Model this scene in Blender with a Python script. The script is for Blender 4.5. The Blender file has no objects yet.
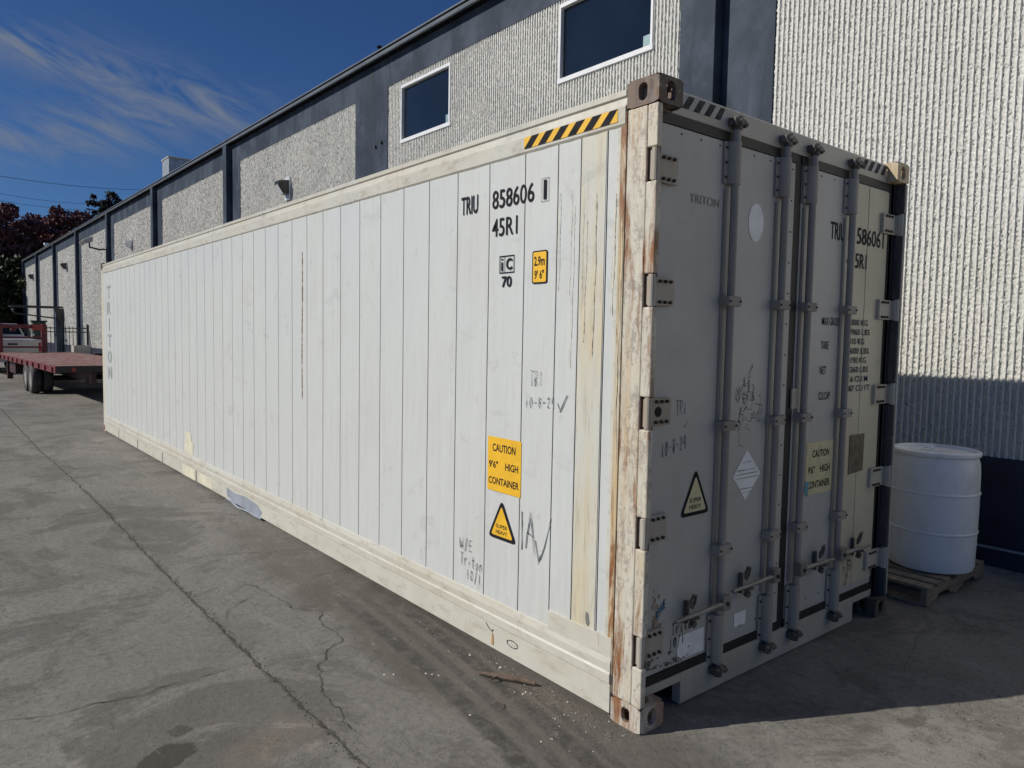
import bpy, math, random
import numpy as np
from mathutils import Vector, Matrix, noise
random.seed(7); rng = np.random.default_rng(7)
SC = bpy.context.scene; COL = SC.collection
R = math.radians; PI = math.pi

# ------------------------------------------------------------------ camera
CAM = Vector((-2.451, -2.060, 1.774)); YAW, PITCH, ROLL, F = 0.68383, -0.065639, 0.017688, 726.9
f_ = Vector((math.sin(YAW)*math.cos(PITCH), math.cos(YAW)*math.cos(PITCH), math.sin(PITCH)))
r_ = f_.cross(Vector((0, 0, 1))).normalized(); u_ = r_.cross(f_)
r2 = r_*math.cos(ROLL)+u_*math.sin(ROLL); u2 = -r_*math.sin(ROLL)+u_*math.cos(ROLL)
cd = bpy.data.cameras.new('camera'); cam = bpy.data.objects.new('camera', cd); COL.objects.link(cam)
cam.matrix_world = Matrix(((r2.x, u2.x, -f_.x, CAM.x), (r2.y, u2.y, -f_.y, CAM.y), (r2.z, u2.z, -f_.z, CAM.z), (0, 0, 0, 1)))
cd.sensor_width = 36; cd.lens = F/1024*36; cd.clip_end = 3000; cd.clip_start = .05
SC.camera = cam
# ------------------------------------------------------------------ world and sun
SUNV = Vector((-1, .515, .773)).normalized()          # towards the sun
EL = math.asin(SUNV.z); AZ = math.atan2(SUNV.x, SUNV.y)
w = bpy.data.worlds.new('World'); SC.world = w; w.use_nodes = True
nt = w.node_tree; nt.nodes.clear()
def N(t, **k):
    n = nt.nodes.new(t)
    for a, b in k.items(): setattr(n, a, b)
    return n
sky = N('ShaderNodeTexSky', sky_type='NISHITA', sun_disc=False, sun_elevation=EL, sun_rotation=AZ, altitude=900, air_density=1.0, dust_density=.2, ozone_density=4.5)
tc = N('ShaderNodeTexCoord')
def mth(op, a, b=None, c=None, clamp=False):
    n = N('ShaderNodeMath', operation=op, use_clamp=clamp)
    for i, v in enumerate((a, b, c)):
        if v is None: continue
        if isinstance(v, (int, float)): n.inputs[i].default_value = v
        else: nt.links.new(v, n.inputs[i])
    return n.outputs[0]
sep = N('ShaderNodeSeparateXYZ'); nt.links.new(tc.outputs['Generated'], sep.inputs[0])
az = mth('ARCTAN2', sep.outputs[0], sep.outputs[1]); el = mth('ARCSINE', sep.outputs[2])
def gauss(a0, e0, sa, se, tilt=0):
    da = mth('SUBTRACT', az, a0); de = mth('SUBTRACT', mth('SUBTRACT', el, e0), mth('MULTIPLY', da, tilt))
    q = mth('ADD', mth('POWER', mth('DIVIDE', da, sa), 2), mth('POWER', mth('DIVIDE', de, se), 2))
    return mth('POWER', 2.718, mth('MULTIPLY', q, -1))
# thin cirrus: wisps stretched along the wind
comb = N('ShaderNodeCombineXYZ')
nt.links.new(mth('MULTIPLY', az, 6.0), comb.inputs[0]); nt.links.new(mth('ADD', mth('MULTIPLY', el, 22), mth('MULTIPLY', az, 7)), comb.inputs[1])
n1 = N('ShaderNodeTexNoise'); n1.inputs['Scale'].default_value = 1.6; n1.inputs['Detail'].default_value = 10; n1.inputs['Roughness'].default_value = .62; n1.inputs['Distortion'].default_value = 1.1
nt.links.new(comb.outputs[0], n1.inputs['Vector'])
wisp = mth('MULTIPLY', mth('SUBTRACT', n1.outputs[0], .37), 3.6, clamp=True)
mask = mth('ADD', mth('ADD', gauss(.20, .288, .15, .030, -.15), mth('MULTIPLY', gauss(.14, .222, .19, .032, .2), .95)), mth('MULTIPLY', gauss(.06, .300, .08, .012, .0), .9), clamp=True)
mask = mth('ADD', mask, mth('MULTIPLY', gauss(-.9, .3, .6, .12, .1), .5), clamp=True)
cl = mth('MULTIPLY', mth('MULTIPLY', wisp, mask), .78)
mix = N('ShaderNodeMix', data_type='RGBA'); nt.links.new(cl, mix.inputs[0]); hs = N('ShaderNodeMix', data_type='RGBA', blend_type='MULTIPLY'); hs.inputs[0].default_value = 1; hs.inputs[7].default_value = (.66, .98, 1.42, 1); nt.links.new(sky.outputs[0], hs.inputs[6]); nt.links.new(hs.outputs[2], mix.inputs[6]); mix.inputs[7].default_value = (4.3, 5.0, 6.3, 1)
bg = N('ShaderNodeBackground'); bg.inputs[1].default_value = .0455
out = N('ShaderNodeOutputWorld'); nt.links.new(mix.outputs[2], bg.inputs[0]); nt.links.new(bg.outputs[0], out.inputs[0])
sd = bpy.data.lights.new('sun', 'SUN'); sd.energy = 4.5; sd.angle = R(.5); sd.color = (1, .945, .85)
sun = bpy.data.objects.new('sun', sd); COL.objects.link(sun); sun.rotation_euler = SUNV.to_track_quat('Z', 'Y').to_euler()
SC.view_settings.view_transform = 'Standard'; SC.view_settings.look = 'None'; SC.view_settings.exposure = -.16; SC.view_settings.gamma = 1
SC.render.engine = 'CYCLES'

# ------------------------------------------------------------------ materials
class G:
    """small node-graph builder"""
    def __init__(s, name):
        s.m = bpy.data.materials.new(name); s.m.use_nodes = True; s.t = s.m.node_tree; s.t.nodes.clear()
        s.b = s.t.nodes.new('ShaderNodeBsdfPrincipled'); o = s.t.nodes.new('ShaderNodeOutputMaterial'); s.t.links.new(s.b.outputs[0], o.inputs[0])
        s.tc = s.t.nodes.new('ShaderNodeTexCoord'); s.co = s.tc.outputs['Object']
    def put(s, sock, v):
        if isinstance(v, (int, float)): sock.default_value = v
        elif isinstance(v, tuple): sock.default_value = v if len(v) == 4 or sock.type == 'VECTOR' else (*v, 1)
        else: s.t.links.new(v, sock)
    def noise(s, scale, detail=4, rough=.5, vec=None, st=(1, 1, 1), dist=0, loc=(0, 0, 0), out=0):
        mp = s.t.nodes.new('ShaderNodeMapping'); s.t.links.new(vec or s.co, mp.inputs[0]); mp.inputs['Scale'].default_value = st; mp.inputs['Location'].default_value = loc
        n = s.t.nodes.new('ShaderNodeTexNoise'); s.t.links.new(mp.outputs[0], n.inputs[0])
        n.inputs['Scale'].default_value = scale; n.inputs['Detail'].default_value = detail; n.inputs['Roughness'].default_value = rough; n.inputs['Distortion'].default_value = dist
        return n.outputs[out]
    def vor(s, scale, vec=None, feature='F1', out=0):
        n = s.t.nodes.new('ShaderNodeTexVoronoi'); n.feature = feature; n.inputs['Scale'].default_value = scale; s.t.links.new(vec or s.co, n.inputs[0]); return n.outputs[out]
    def ramp(s, v, a, b, lo=0., hi=1.):
        n = s.t.nodes.new('ShaderNodeMapRange'); n.interpolation_type = 'SMOOTHSTEP'; s.put(n.inputs[0], v)
        n.inputs[1].default_value = a; n.inputs[2].default_value = b; n.inputs[3].default_value = lo; n.inputs[4].default_value = hi; return n.outputs[0]
    def math(s, op, a, b=0., c=None):
        n = s.t.nodes.new('ShaderNodeMath'); n.operation = op; s.put(n.inputs[0], a); s.put(n.inputs[1], b)
        if c is not None: s.put(n.inputs[2], c)
        return n.outputs[0]
    def mix(s, f, a, b, mode='MIX'):
        n = s.t.nodes.new('ShaderNodeMix'); n.data_type = 'RGBA'; n.blend_type = mode; s.put(n.inputs[0], f); s.put(n.inputs[6], a); s.put(n.inputs[7], b); return n.outputs[2]
    def xyz(s):
        n = s.t.nodes.new('ShaderNodeSeparateXYZ'); s.t.links.new(s.co, n.inputs[0]); return n.outputs
    def bump(s, h, strength=.3, dist=.01, prev=None):
        n = s.t.nodes.new('ShaderNodeBump'); s.put(n.inputs['Height'], h); n.inputs['Strength'].default_value = strength; n.inputs['Distance'].default_value = dist
        if prev: s.t.links.new(prev, n.inputs['Normal'])
        s.t.links.new(n.outputs[0], s.b.inputs['Normal']); return n.outputs[0]
    def fin(s, col, rough=.6, metal=0., spec=.5):
        s.put(s.b.inputs['Base Color'], col); s.put(s.b.inputs['Roughness'], rough); s.put(s.b.inputs['Metallic'], metal); s.b.inputs['Specular IOR Level'].default_value = spec; return s.m

def simple(name, c, rough=.6, metal=0., var=.18, scale=6, bump=.0, spec=.5):
    g = G(name); n = g.noise(scale, 6, .6); c2 = tuple(x*(1-var) for x in c); c3 = tuple(min(1, x*(1+var)) for x in c)
    if bump: g.bump(g.noise(scale*12, 4, .6), bump, .004)
    return g.fin(g.mix(g.ramp(n, .3, .7), c2, c3), rough, metal, spec)

RUST = (.13, .045, .018); RUSTL = (.36, .17, .06)
def paint(name, base, second, second_at=(.5, .75), rust=.0, chips=.0, streak=.5, rough=.42, dirt=.25, seed=0, dark_scratch=.3, st1=(1, 9, .3), st2=(1, 5, .5)):
    g = G(name); L = (seed*3.1, seed*1.7, seed*.9)
    vs = g.noise(2.6, 8, .68, st=st1, loc=L)                 # tall vertical streaks
    fine = g.noise(9, 6, .65, st=st2, loc=L)
    blot = g.noise(1.3, 5, .6, loc=L)
    col = g.mix(g.ramp(g.math('ADD', g.math('MULTIPLY', vs, streak), g.math('MULTIPLY', blot, 1-streak)), *second_at), base, second)
    col = g.mix(g.math('MULTIPLY', g.ramp(fine, .48, .75), dirt), col, (.33, .29, .22))
    spk = g.noise(60, 3, .7, loc=L); col = g.mix(g.math('MULTIPLY', g.ramp(spk, .62, .72), .35*dirt), col, (.2, .17, .13))
    sm = g.noise(2.7, 9, .7, st=(1, 1, 1.6), loc=(L[0]+4, 7, L[2]), dist=1.2); col = g.mix(g.math('MULTIPLY', g.ramp(sm, .57, .68), .30), col, (.34, .34, .33))
    scr = g.noise(14, 8, .75, st=(1, .45, 3.5), loc=(5+seed, 2, 1), dist=1.5)
    col = g.mix(g.math('MULTIPLY', g.ramp(scr, .655, .70), dark_scratch), col, (.16, .15, .14))
    if chips > 0:
        ch = g.math('ADD', g.math('MULTIPLY', g.noise(46, 10, .82, st=(1, 1.2, .7), loc=L), .55), g.math('MULTIPLY', g.noise(9, 8, .75, st=(1, 1.2, .45), loc=L, dist=.8), .45)); m = g.ramp(ch, .60-chips*.18, .63-chips*.18)
        col = g.mix(g.math('MULTIPLY', m, .75), col, g.mix(g.noise(40, 4), (.42, .38, .33), (.20, .155, .13)))
    if rust > 0:
        r1 = g.noise(3.2, 8, .72, st=(1, 3, .45), loc=(L[0]+9, 3, 2), dist=.4); m = g.ramp(r1, .68-rust*.3, .82-rust*.3)
        col = g.mix(m, col, g.mix(g.noise(25, 5), RUSTL, RUST))
    g.bump(g.noise(1.1, 3, .5, st=(1, 2.6, 1.1), loc=L), .3, .07, g.bump(spk, .12, .002))
    return g.fin(col, g.ramp(blot, .3, .7, rough-.06, rough+.12), 0)

M = {}
M['panel'] = paint('white_panel_paint', (.575, .595, .58), (.52, .53, .50), (.45, .7), dirt=.14, dark_scratch=.45)
M['beige'] = paint('yellowed_white_paint', (.62, .59, .47), (.54, .48, .35), (.45, .7), rust=.30, dirt=.4, seed=3)
M['rail'] = paint('aged_rail_paint', (.575, .56, .49), (.50, .465, .375), (.42, .66), rust=.22, dirt=.6, seed=5, dark_scratch=.8, st1=(1, .5, 1.6), st2=(1, .8, 2.2))
M['lower'] = paint('lower_rail_paint', (.59, .58, .51), (.52, .495, .41), (.42, .66), rust=.12, dirt=.5, seed=6, st1=(1, .5, 1.6), st2=(1, .8, 2.2))
M['post'] = paint('chipped_post_paint', (.59, .56, .47), (.54, .41, .25), (.47, .66), rust=.62, chips=.5, dirt=.6, seed=1)
M['cast'] = paint('rusty_casting', (.095, .068, .055), (.19, .14, .11), (.4, .6), rust=.5, chips=.35, rough=.7, dirt=.4, seed=2)
M['castlow'] = paint('rusty_low_casting', (.54, .50, .43), (.34, .20, .12), (.46, .56), rust=.78, chips=.5, rough=.7, dirt=.4, seed=13)
M['castpale'] = paint('pale_casting', (.58, .50, .35), (.44, .33, .2), (.42, .6), rust=.2, chips=.2, rough=.6, dirt=.4, seed=12)
M['postdark'] = paint('near_black_post', (.06, .06, .064), (.10, .09, .08), rust=.2, dirt=.3, seed=15)  # near-black tone of the right door post
M['rusty'] = paint('rust_streaked_paint', (.60, .55, .42), (.52, .38, .20), (.38, .58), rust=.8, dirt=.4, seed=21)
M['stained'] = paint('stained_plank_paint', (.575, .575, .52), (.585, .51, .34), (.40, .66), rust=.22, dirt=.6, seed=23, dark_scratch=.6)
M['doubler'] = paint('scuffed_plate_paint', (.60, .56, .44), (.50, .42, .28), (.42, .62), rust=.35, dirt=.8, seed=24, dark_scratch=.8, st1=(1, .6, 4), st2=(1, .8, 5))
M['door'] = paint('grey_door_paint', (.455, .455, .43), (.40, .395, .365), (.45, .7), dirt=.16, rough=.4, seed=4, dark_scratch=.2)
M['doorwarm'] = paint('yellowed_door_paint', (.56, .52, .39), (.49, .455, .34), (.45, .7), dirt=.2, rough=.45, seed=8)
M['steel'] = paint('grey_steel_paint', (.33, .305, .27), (.26, .235, .205), (.42, .66), rust=.12, dirt=.4, rough=.68, seed=7)
M['header'] = paint('header_paint', (.46, .44, .385), (.38, .35, .29), (.42, .66), rust=.14, dirt=.45, seed=10)
M['hinge'] = paint('hinge_paint', (.44, .42, .37), (.34, .28, .21), (.40, .60), rust=.38, chips=.15, dirt=.5, seed=11)
M['bolt'] = simple('bolt_steel', (.05, .04, .035), .6, .3)
M['cam'] = paint('greasy_steel', (.08, .07, .06), (.15, .13, .11), rust=.3, chips=.2, dirt=.5, rough=.5, seed=14)
M['notchshade'] = simple('notch_shade_brown', (.045, .026, .018), .85, var=.5, scale=20)  # shade of the hollow hinge notches, put into a dark brown colour
M['zinc'] = simple('zinc_steel', (.26, .25, .23), .5, .5)
M['gasket'] = simple('black_rubber', (.012, .012, .014), .55)
M['seal'] = simple('seam_sealant', (.16, .165, .17), .7)
M['dark'] = simple('dark_hollow', (.01, .009, .008), .9)
M['ink'] = simple('black_lettering', (.018, .018, .022), .7, var=.3, scale=30, spec=.12)
M['inkfade'] = simple('faded_lettering', (.30, .32, .33), .6, var=.15, scale=30)
M['oldblack'] = simple('worn_black_paint', (.07, .068, .065), .8, var=.5, scale=30, spec=.12)
M['marker'] = simple('marker_ink', (.05, .055, .07), .7, var=.4, scale=50, spec=.12)
M['markergrey'] = simple('faint_marker', (.20, .21, .22), .6, var=.4, scale=50)
M['yellow'] = simple('yellow_decal', (.80, .46, .025), .45, var=.08, scale=9)
M['paleyel'] = simple('faded_yellow_decal', (.60, .55, .33), .5, var=.1, scale=12)
M['whitelabel'] = simple('white_decal', (.80, .81, .81), .5, var=.08, scale=12)
M['greydecal'] = simple('grey_decal', (.40, .41, .40), .5, var=.1)
M['blue'] = simple('blue_sticker', (.02, .11, .2), .5)
M['teal'] = simple('teal_tape', (.10, .30, .36), .5)
M['bluepatch'] = simple('blue_grey_paint', (.29, .32, .37), .5, var=.15)
M['cream'] = simple('cream_repair_paint', (.68, .64, .50), .5, var=.1)
M['plate'] = simple('corroded_plate', (.15, .125, .09), .55, .3, var=.3, scale=18)

# painted blue concrete, fractured-rib concrete
def bluem():
    g = G('navy_painted_concrete')
    a = g.noise(1.3, 8, .68, st=(1, 1, .6), dist=.4); b = g.noise(5, 6, .7, st=(1, 2, .5))
    col = g.mix(g.ramp(a, .38, .64), (.030, .041, .060), (.064, .082, .112)); col = g.mix(g.math('MULTIPLY', g.ramp(b, .55, .8), .5), col, (.10, .118, .155))
    g.bump(g.noise(40, 4), .15, .003); return g.fin(col, .62, spec=.15)
M['bluewall'] = bluem()
M['navy'] = simple('navy_dado_paint', (.012, .017, .04), .5, var=.3, scale=2)
def ribm(nm, k):
    g = G(nm); a = g.noise(.5, 5, .6); b = g.noise(70, 5, .7); c = g.noise(9, 6, .7, st=(1, 1, .4))
    col = g.mix(g.ramp(a, .35, .65), (.67, .67, .645), (.73, .73, .705)); col = g.mix(g.math('MULTIPLY', g.ramp(b, .5, .75), .45), col, (.44, .43, .40))
    col = g.mix(g.math('MULTIPLY', g.ramp(c, .55, .8), .3), col, (.76, .75, .70)); g.bump(g.noise(90, 6, .75), .55, .008)
    col = g.mix(1., col, (k, k*.99, k*.965), 'MULTIPLY'); return g.fin(col, .85, spec=.3)
M['rib'] = ribm('cast_concrete_rib', 1.0); M['ribrough'] = ribm('fractured_concrete', .80)
M['fascia'] = simple('grey_gutter_metal', (.17, .185, .20), .35, .2, var=.12, scale=2)
M['fasciadark'] = simple('dark_eave_metal', (.008, .009, .012), .8, spec=.1)
M['roofm'] = simple('roof_membrane', (.35, .35, .34), .8)
M['whiteframe'] = simple('white_window_frame', (.72, .73, .74), .35, var=.05)
g = G('window_glass'); g.bump(g.noise(.9, 3), .25, .05); M['glass'] = g.fin(g.mix(g.ramp(g.noise(.7, 2), .3, .7), (.006, .010, .018), (.010, .016, .028)), .06, 0, .6)
M['lampglass'] = simple('lamp_lens', (.62, .64, .66), .2, var=.05)
M['blackmetal'] = simple('black_metal', (.016, .017, .02), .45)
M['greymetal'] = simple('grey_metal', (.34, .36, .38), .45, .3)
M['hvac'] = simple('beige_metal', (.48, .46, .40), .5, var=.1)
M['redpaint'] = simple('dull_red_paint', (.15, .028, .032), .5, var=.35, scale=4)
M['maroon'] = simple('maroon_steel', (.045, .012, .015), .55, var=.3, scale=4)
def deckm():
    g = G('weathered_red_deck'); a = g.noise(3, 7, .7, st=(5, .5, 1)); b = g.noise(1.2, 5, .6)
    col = g.mix(g.ramp(a, .38, .62), (.17, .06, .055), (.27, .19, .16)); col = g.mix(g.math('MULTIPLY', g.ramp(b, .45, .7), .6), col, (.15, .045, .045)); g.bump(a, .3, .01); return g.fin(col, .8)
M['deck'] = deckm()
M['rubber'] = simple('tyre_rubber', (.07, .066, .062), .8, var=.3)
M['rim'] = simple('grey_rim', (.35, .33, .32), .5, .4)
M['silver'] = simple('silver_car_paint', (.46, .47, .47), .3, .4, var=.05)
M['carglass'] = simple('car_glass', (.01, .012, .015), .1)
M['tail'] = simple('red_lamp_lens', (.35, .02, .02), .2)
M['greenbox'] = simple('dark_green_metal', (.03, .05, .045), .5)
g = G('drum_plastic'); g.bump(g.noise(3, 3), .1, .02); g.b.inputs['Subsurface Weight'].default_value = .15; g.b.inputs['Subsurface Radius'].default_value = (.05, .05, .06)
M['drum'] = g.fin(g.mix(g.math('MULTIPLY', g.ramp(g.noise(5, 8, .75, st=(1, 1, .6)), .45, .7), .45), (.80, .80, .80), (.50, .49, .47)), .38)
M['wood'] = (lambda g: (g.bump(g.noise(12, 6, .7, st=(1, 6, 6)), .4, .006), g.fin(g.mix(g.ramp(g.noise(4, 7, .7, st=(1, 7, 7)), .35, .65), (.17, .135, .095), (.30, .24, .175)), .8))[1])(G('pallet_wood'))
M['bark'] = simple('bark', (.07, .055, .045), .9, var=.4, scale=8, bump=.6)
M['twig'] = simple('dry_wood', (.14, .10, .075), .9, var=.4, scale=30, bump=.6)
M['crack'] = simple('crack_dirt', (.07, .063, .055), .95, var=.5, scale=25)
M['wire'] = simple('wire_black', (.02, .022, .03), .6)

# ------------------------------------------------------------------ mesh helpers
class MB:
    def __init__(s): s.v = []; s.f = []; s.mi = []
    def add(s, vs, fs, mi=0):
        o = len(s.v); s.v += [tuple(p) for p in vs]; s.f += [tuple(o+i for i in f) for f in fs]; s.mi += [mi]*len(fs); return s
    def box(s, a, b, mi=0):
        x0, y0, z0 = a; x1, y1, z1 = b
        if x0 > x1: x0, x1 = x1, x0
        if y0 > y1: y0, y1 = y1, y0
        if z0 > z1: z0, z1 = z1, z0
        return s.add([(x0, y0, z0), (x1, y0, z0), (x1, y1, z0), (x0, y1, z0), (x0, y0, z1), (x1, y0, z1), (x1, y1, z1), (x0, y1, z1)],
                     [(0, 3, 2, 1), (4, 5, 6, 7), (0, 1, 5, 4), (1, 2, 6, 5), (2, 3, 7, 6), (3, 0, 4, 7)], mi)
    def tube(s, pts, rad, n=10, mi=0, cap=True):
        pts = [Vector(p) for p in pts]; rads = rad if isinstance(rad, (list, tuple)) else [rad]*len(pts); o = len(s.v)
        for i, p in enumerate(pts):
            d = (pts[min(i+1, len(pts)-1)]-pts[max(i-1, 0)]).normalized(); a = d.cross(Vector((0, 0, 1)))
            if a.length < .05: a = d.cross(Vector((0, 1, 0)))
            a.normalize(); b = d.cross(a)
            for k in range(n):
                t = 2*PI*k/n; s.v.append(tuple(p+(a*math.cos(t)+b*math.sin(t))*rads[i]))
        for i in range(len(pts)-1):
            for k in range(n):
                s.f.append((o+i*n+k, o+i*n+(k+1) % n, o+(i+1)*n+(k+1) % n, o+(i+1)*n+k)); s.mi.append(mi)
        if cap:
            s.f.append(tuple(o+k for k in range(n))[::-1]); s.mi.append(mi); s.f.append(tuple(o+(len(pts)-1)*n+k for k in range(n))); s.mi.append(mi)
        return s
    def lathe(s, prof, c, n=48, mi=0):
        o = len(s.v)
        for r, z in prof:
            for k in range(n):
                t = 2*PI*k/n; s.v.append((c[0]+r*math.cos(t), c[1]+r*math.sin(t), c[2]+z))
        for i in range(len(prof)-1):
            for k in range(n):
                s.f.append((o+i*n+k, o+i*n+(k+1) % n, o+(i+1)*n+(k+1) % n, o+(i+1)*n+k)); s.mi.append(mi)
        return s
    def prism(s, poly, ext, mi=0):   # poly: list of 3d points, extruded by vector ext
        e = Vector(ext); n = len(poly); vs = [Vector(p) for p in poly]; vs += [p+e for p in vs]
        return s.add(vs, [tuple(range(n))[::-1], tuple(range(n, 2*n))]+[(i, (i+1) % n, n+(i+1) % n, n+i) for i in range(n)], mi)
    def build(s, name, mats, parent=None, bevel=0., smooth=False, seg=2, loc=None, label=None):
        me = bpy.data.meshes.new(name); me.from_pydata(s.v, [], s.f)
        mats = mats if isinstance(mats, (list, tuple)) else [mats]
        for m in mats: me.materials.append(M[m] if isinstance(m, str) else m)
        me.polygons.foreach_set('material_index', s.mi); me.validate(); me.update()
        if smooth:
            me.polygons.foreach_set('use_smooth', [True]*len(me.polygons))
            try: me.set_sharp_from_angle(angle=R(40))
            except Exception: pass
        o = bpy.data.objects.new(name, me); COL.objects.link(o)
        if parent: o.parent = parent
        if loc is not None: o.location = loc
        if bevel:
            b = o.modifiers.new('bevel', 'BEVEL'); b.width = bevel; b.segments = seg; b.limit_method = 'ANGLE'; b.angle_limit = R(40)
        if label: o['label'] = label
        return o
def BX(name, a, b, mat, parent=None, bevel=.003, label=None): return MB().box(a, b).build(name, mat, parent, bevel, label=label)
def thing(name, label, cat, loc=(0, 0, 0), rz=0, group=None):
    o = bpy.data.objects.new(name, None); COL.objects.link(o); o.location = loc; o.rotation_euler = (0, 0, rz); o.empty_display_size = .2
    o['label'] = label; o['category'] = cat
    if group: o['group'] = group
    return o
def tag(o, label, cat, group=None, kind=None):
    o['label'] = label; o['category'] = cat
    if group: o['group'] = group
    if kind: o['kind'] = kind
    return o
def struct(o, kind='structure'): o['kind'] = kind; return o

# flat marks on the container: planes 'side' (faces -x, reads towards -y) and 'door' (faces -y, reads towards +x)
DOORY = .070; SIDEX = -.0008
def dp(x, z, d=DOORY): k = 1+d/2.06; return ((x+2.451)*k-2.451, 1.774+(z-1.774)*k)
def place(pl, a, z, off=0.):
    if pl == 'side': return (SIDEX-off, a, z)
    return (a, DOORY-.001-off, z)
def text(name, s, pl, a0, a1, z0, z1, mat, parent, bold=.0, skew=0., off=.0012, th=.0):
    cu = bpy.data.curves.new('t', 'FONT'); cu.body = s; cu.size = 1; cu.offset = bold; cu.resolution_u = 3; cu.align_x = 'LEFT'
    t = bpy.data.objects.new('t', cu); COL.objects.link(t); dg = bpy.context.evaluated_depsgraph_get(); dg.update()
    me = bpy.data.meshes.new_from_object(t.evaluated_get(dg)); bpy.data.objects.remove(t); bpy.data.curves.remove(cu)
    xs = [v.co.x for v in me.vertices]; ys = [v.co.y for v in me.vertices]; x0, x1, y0, y1 = min(xs), max(xs), min(ys), max(ys)
    for v in me.vertices:
        u = (v.co.x-x0)/(x1-x0); w_ = (v.co.y-y0)/(y1-y0); z = z0+(z1-z0)*w_+skew*u; v.co = place(pl, a0+(a1-a0)*u, z, off)
    me.name = name; me.materials.clear(); me.materials.append(M[mat]); o = bpy.data.objects.new(name, me); COL.objects.link(o); o.parent = parent
    return o
def patch(name, pl, pts, mat, parent, off=.0006, th=.0006, label=None):
    ps = [place(pl, a, z, off) for a, z in pts]
    ext = (-th, 0, 0) if pl == 'side' else (0, -th, 0)
    return MB().prism(ps, ext).build(name, mat, parent, label=label)
def ribbon(mb, pl, pts, wd, off=.0014, mi=0):
    pts = [np.array(p, float) for p in pts]; L = []; Rr = []
    for i, p in enumerate(pts):
        d = pts[min(i+1, len(pts)-1)]-pts[max(i-1, 0)]; d = d/(np.linalg.norm(d)+1e-9); n = np.array([-d[1], d[0]])*wd/2*random.uniform(.35, 1.35)
        L.append(place(pl, *(p+n), off)); Rr.append(place(pl, *(p-n), off))
    k = len(pts); mb.add(L+Rr, [(i, i+1, k+i+1, k+i) for i in range(k-1)], mi)
GL = {'T': [[(0, 1), (1, .95)], [(.5, 1), (.45, 0)]], 'R': [[(.1, 0), (.15, 1), (.7, .95), (.8, .75), (.6, .55), (.15, .5), (.85, 0)]], 'I': [[(.5, .95), (.45, .05)]],
      'r': [[(.2, 0), (.2, .6)], [(.2, .4), (.5, .62), (.8, .58)]], 'i': [[(.5, 0), (.5, .5)], [(.48, .72), (.54, .76)]], 't': [[(.5, .95), (.48, .1), (.7, .02)], [(.15, .62), (.85, .66)]],
      'o': [[(.5, .55), (.2, .4), (.25, .08), (.55, 0), (.8, .25), (.7, .5), (.45, .56)]], 'n': [[(.15, 0), (.18, .55)], [(.18, .35), (.5, .6), (.75, .45), (.8, 0)]],
      '1': [[(.45, 1), (.5, .5), (.48, 0)]], '0': [[(.5, 1), (.2, .7), (.2, .25), (.5, 0), (.8, .3), (.8, .75), (.5, 1)]], '8': [[(.8, .85), (.4, 1), (.2, .75), (.75, .3), (.5, 0), (.2, .2), (.7, .7), (.8, .85)]],
      '2': [[(.15, .8), (.5, 1), (.8, .75), (.2, .05), (.85, .05)]], '4': [[(.3, 1), (.15, .45), (.8, .45)], [(.7, .95), (.68, 0)]], '-': [[(.1, .5), (.85, .52)]], '/': [[(.75, 1.1), (.3, -.15)]],
      'W': [[(0, 1), (.25, 0), (.5, .7), (.75, 0), (1, 1)]], 'E': [[(.85, 1), (.15, .98), (.12, 0), (.85, .03)], [(.12, .5), (.7, .52)]], 'A': [[(.1, 0), (.5, 1), (.95, -.1)], [(.2, .4), (.85, .35)]], 'v': [[(.1, .45), (.35, .05), (.95, .9)]], ' ': []}
def scrawl(name, s, pl, a0, a1, z0, z1, mat, parent, wd=.005, slope=0., off=.0018):
    mb = MB(); n = len(s); sgn = 1 if a1 > a0 else -1; cw = abs(a1-a0)/n
    for i, ch in enumerate(s):
        for st in GL[ch]:
            pts = []
            for j in range(len(st)-1):
                p, q = st[j], st[j+1]
                for t in (0, .33, .66): pts.append((p[0]+(q[0]-p[0])*t+random.uniform(-.03, .03), p[1]+(q[1]-p[1])*t+random.uniform(-.02, .02)))
            pts.append(st[-1])
            ribbon(mb, pl, [(a0+sgn*cw*(i+.08+.8*x), z0+slope*(i+x)/n+(z1-z0)*y) for x, y in pts], wd, off)
    return mb.build(name, mat, parent)

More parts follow.
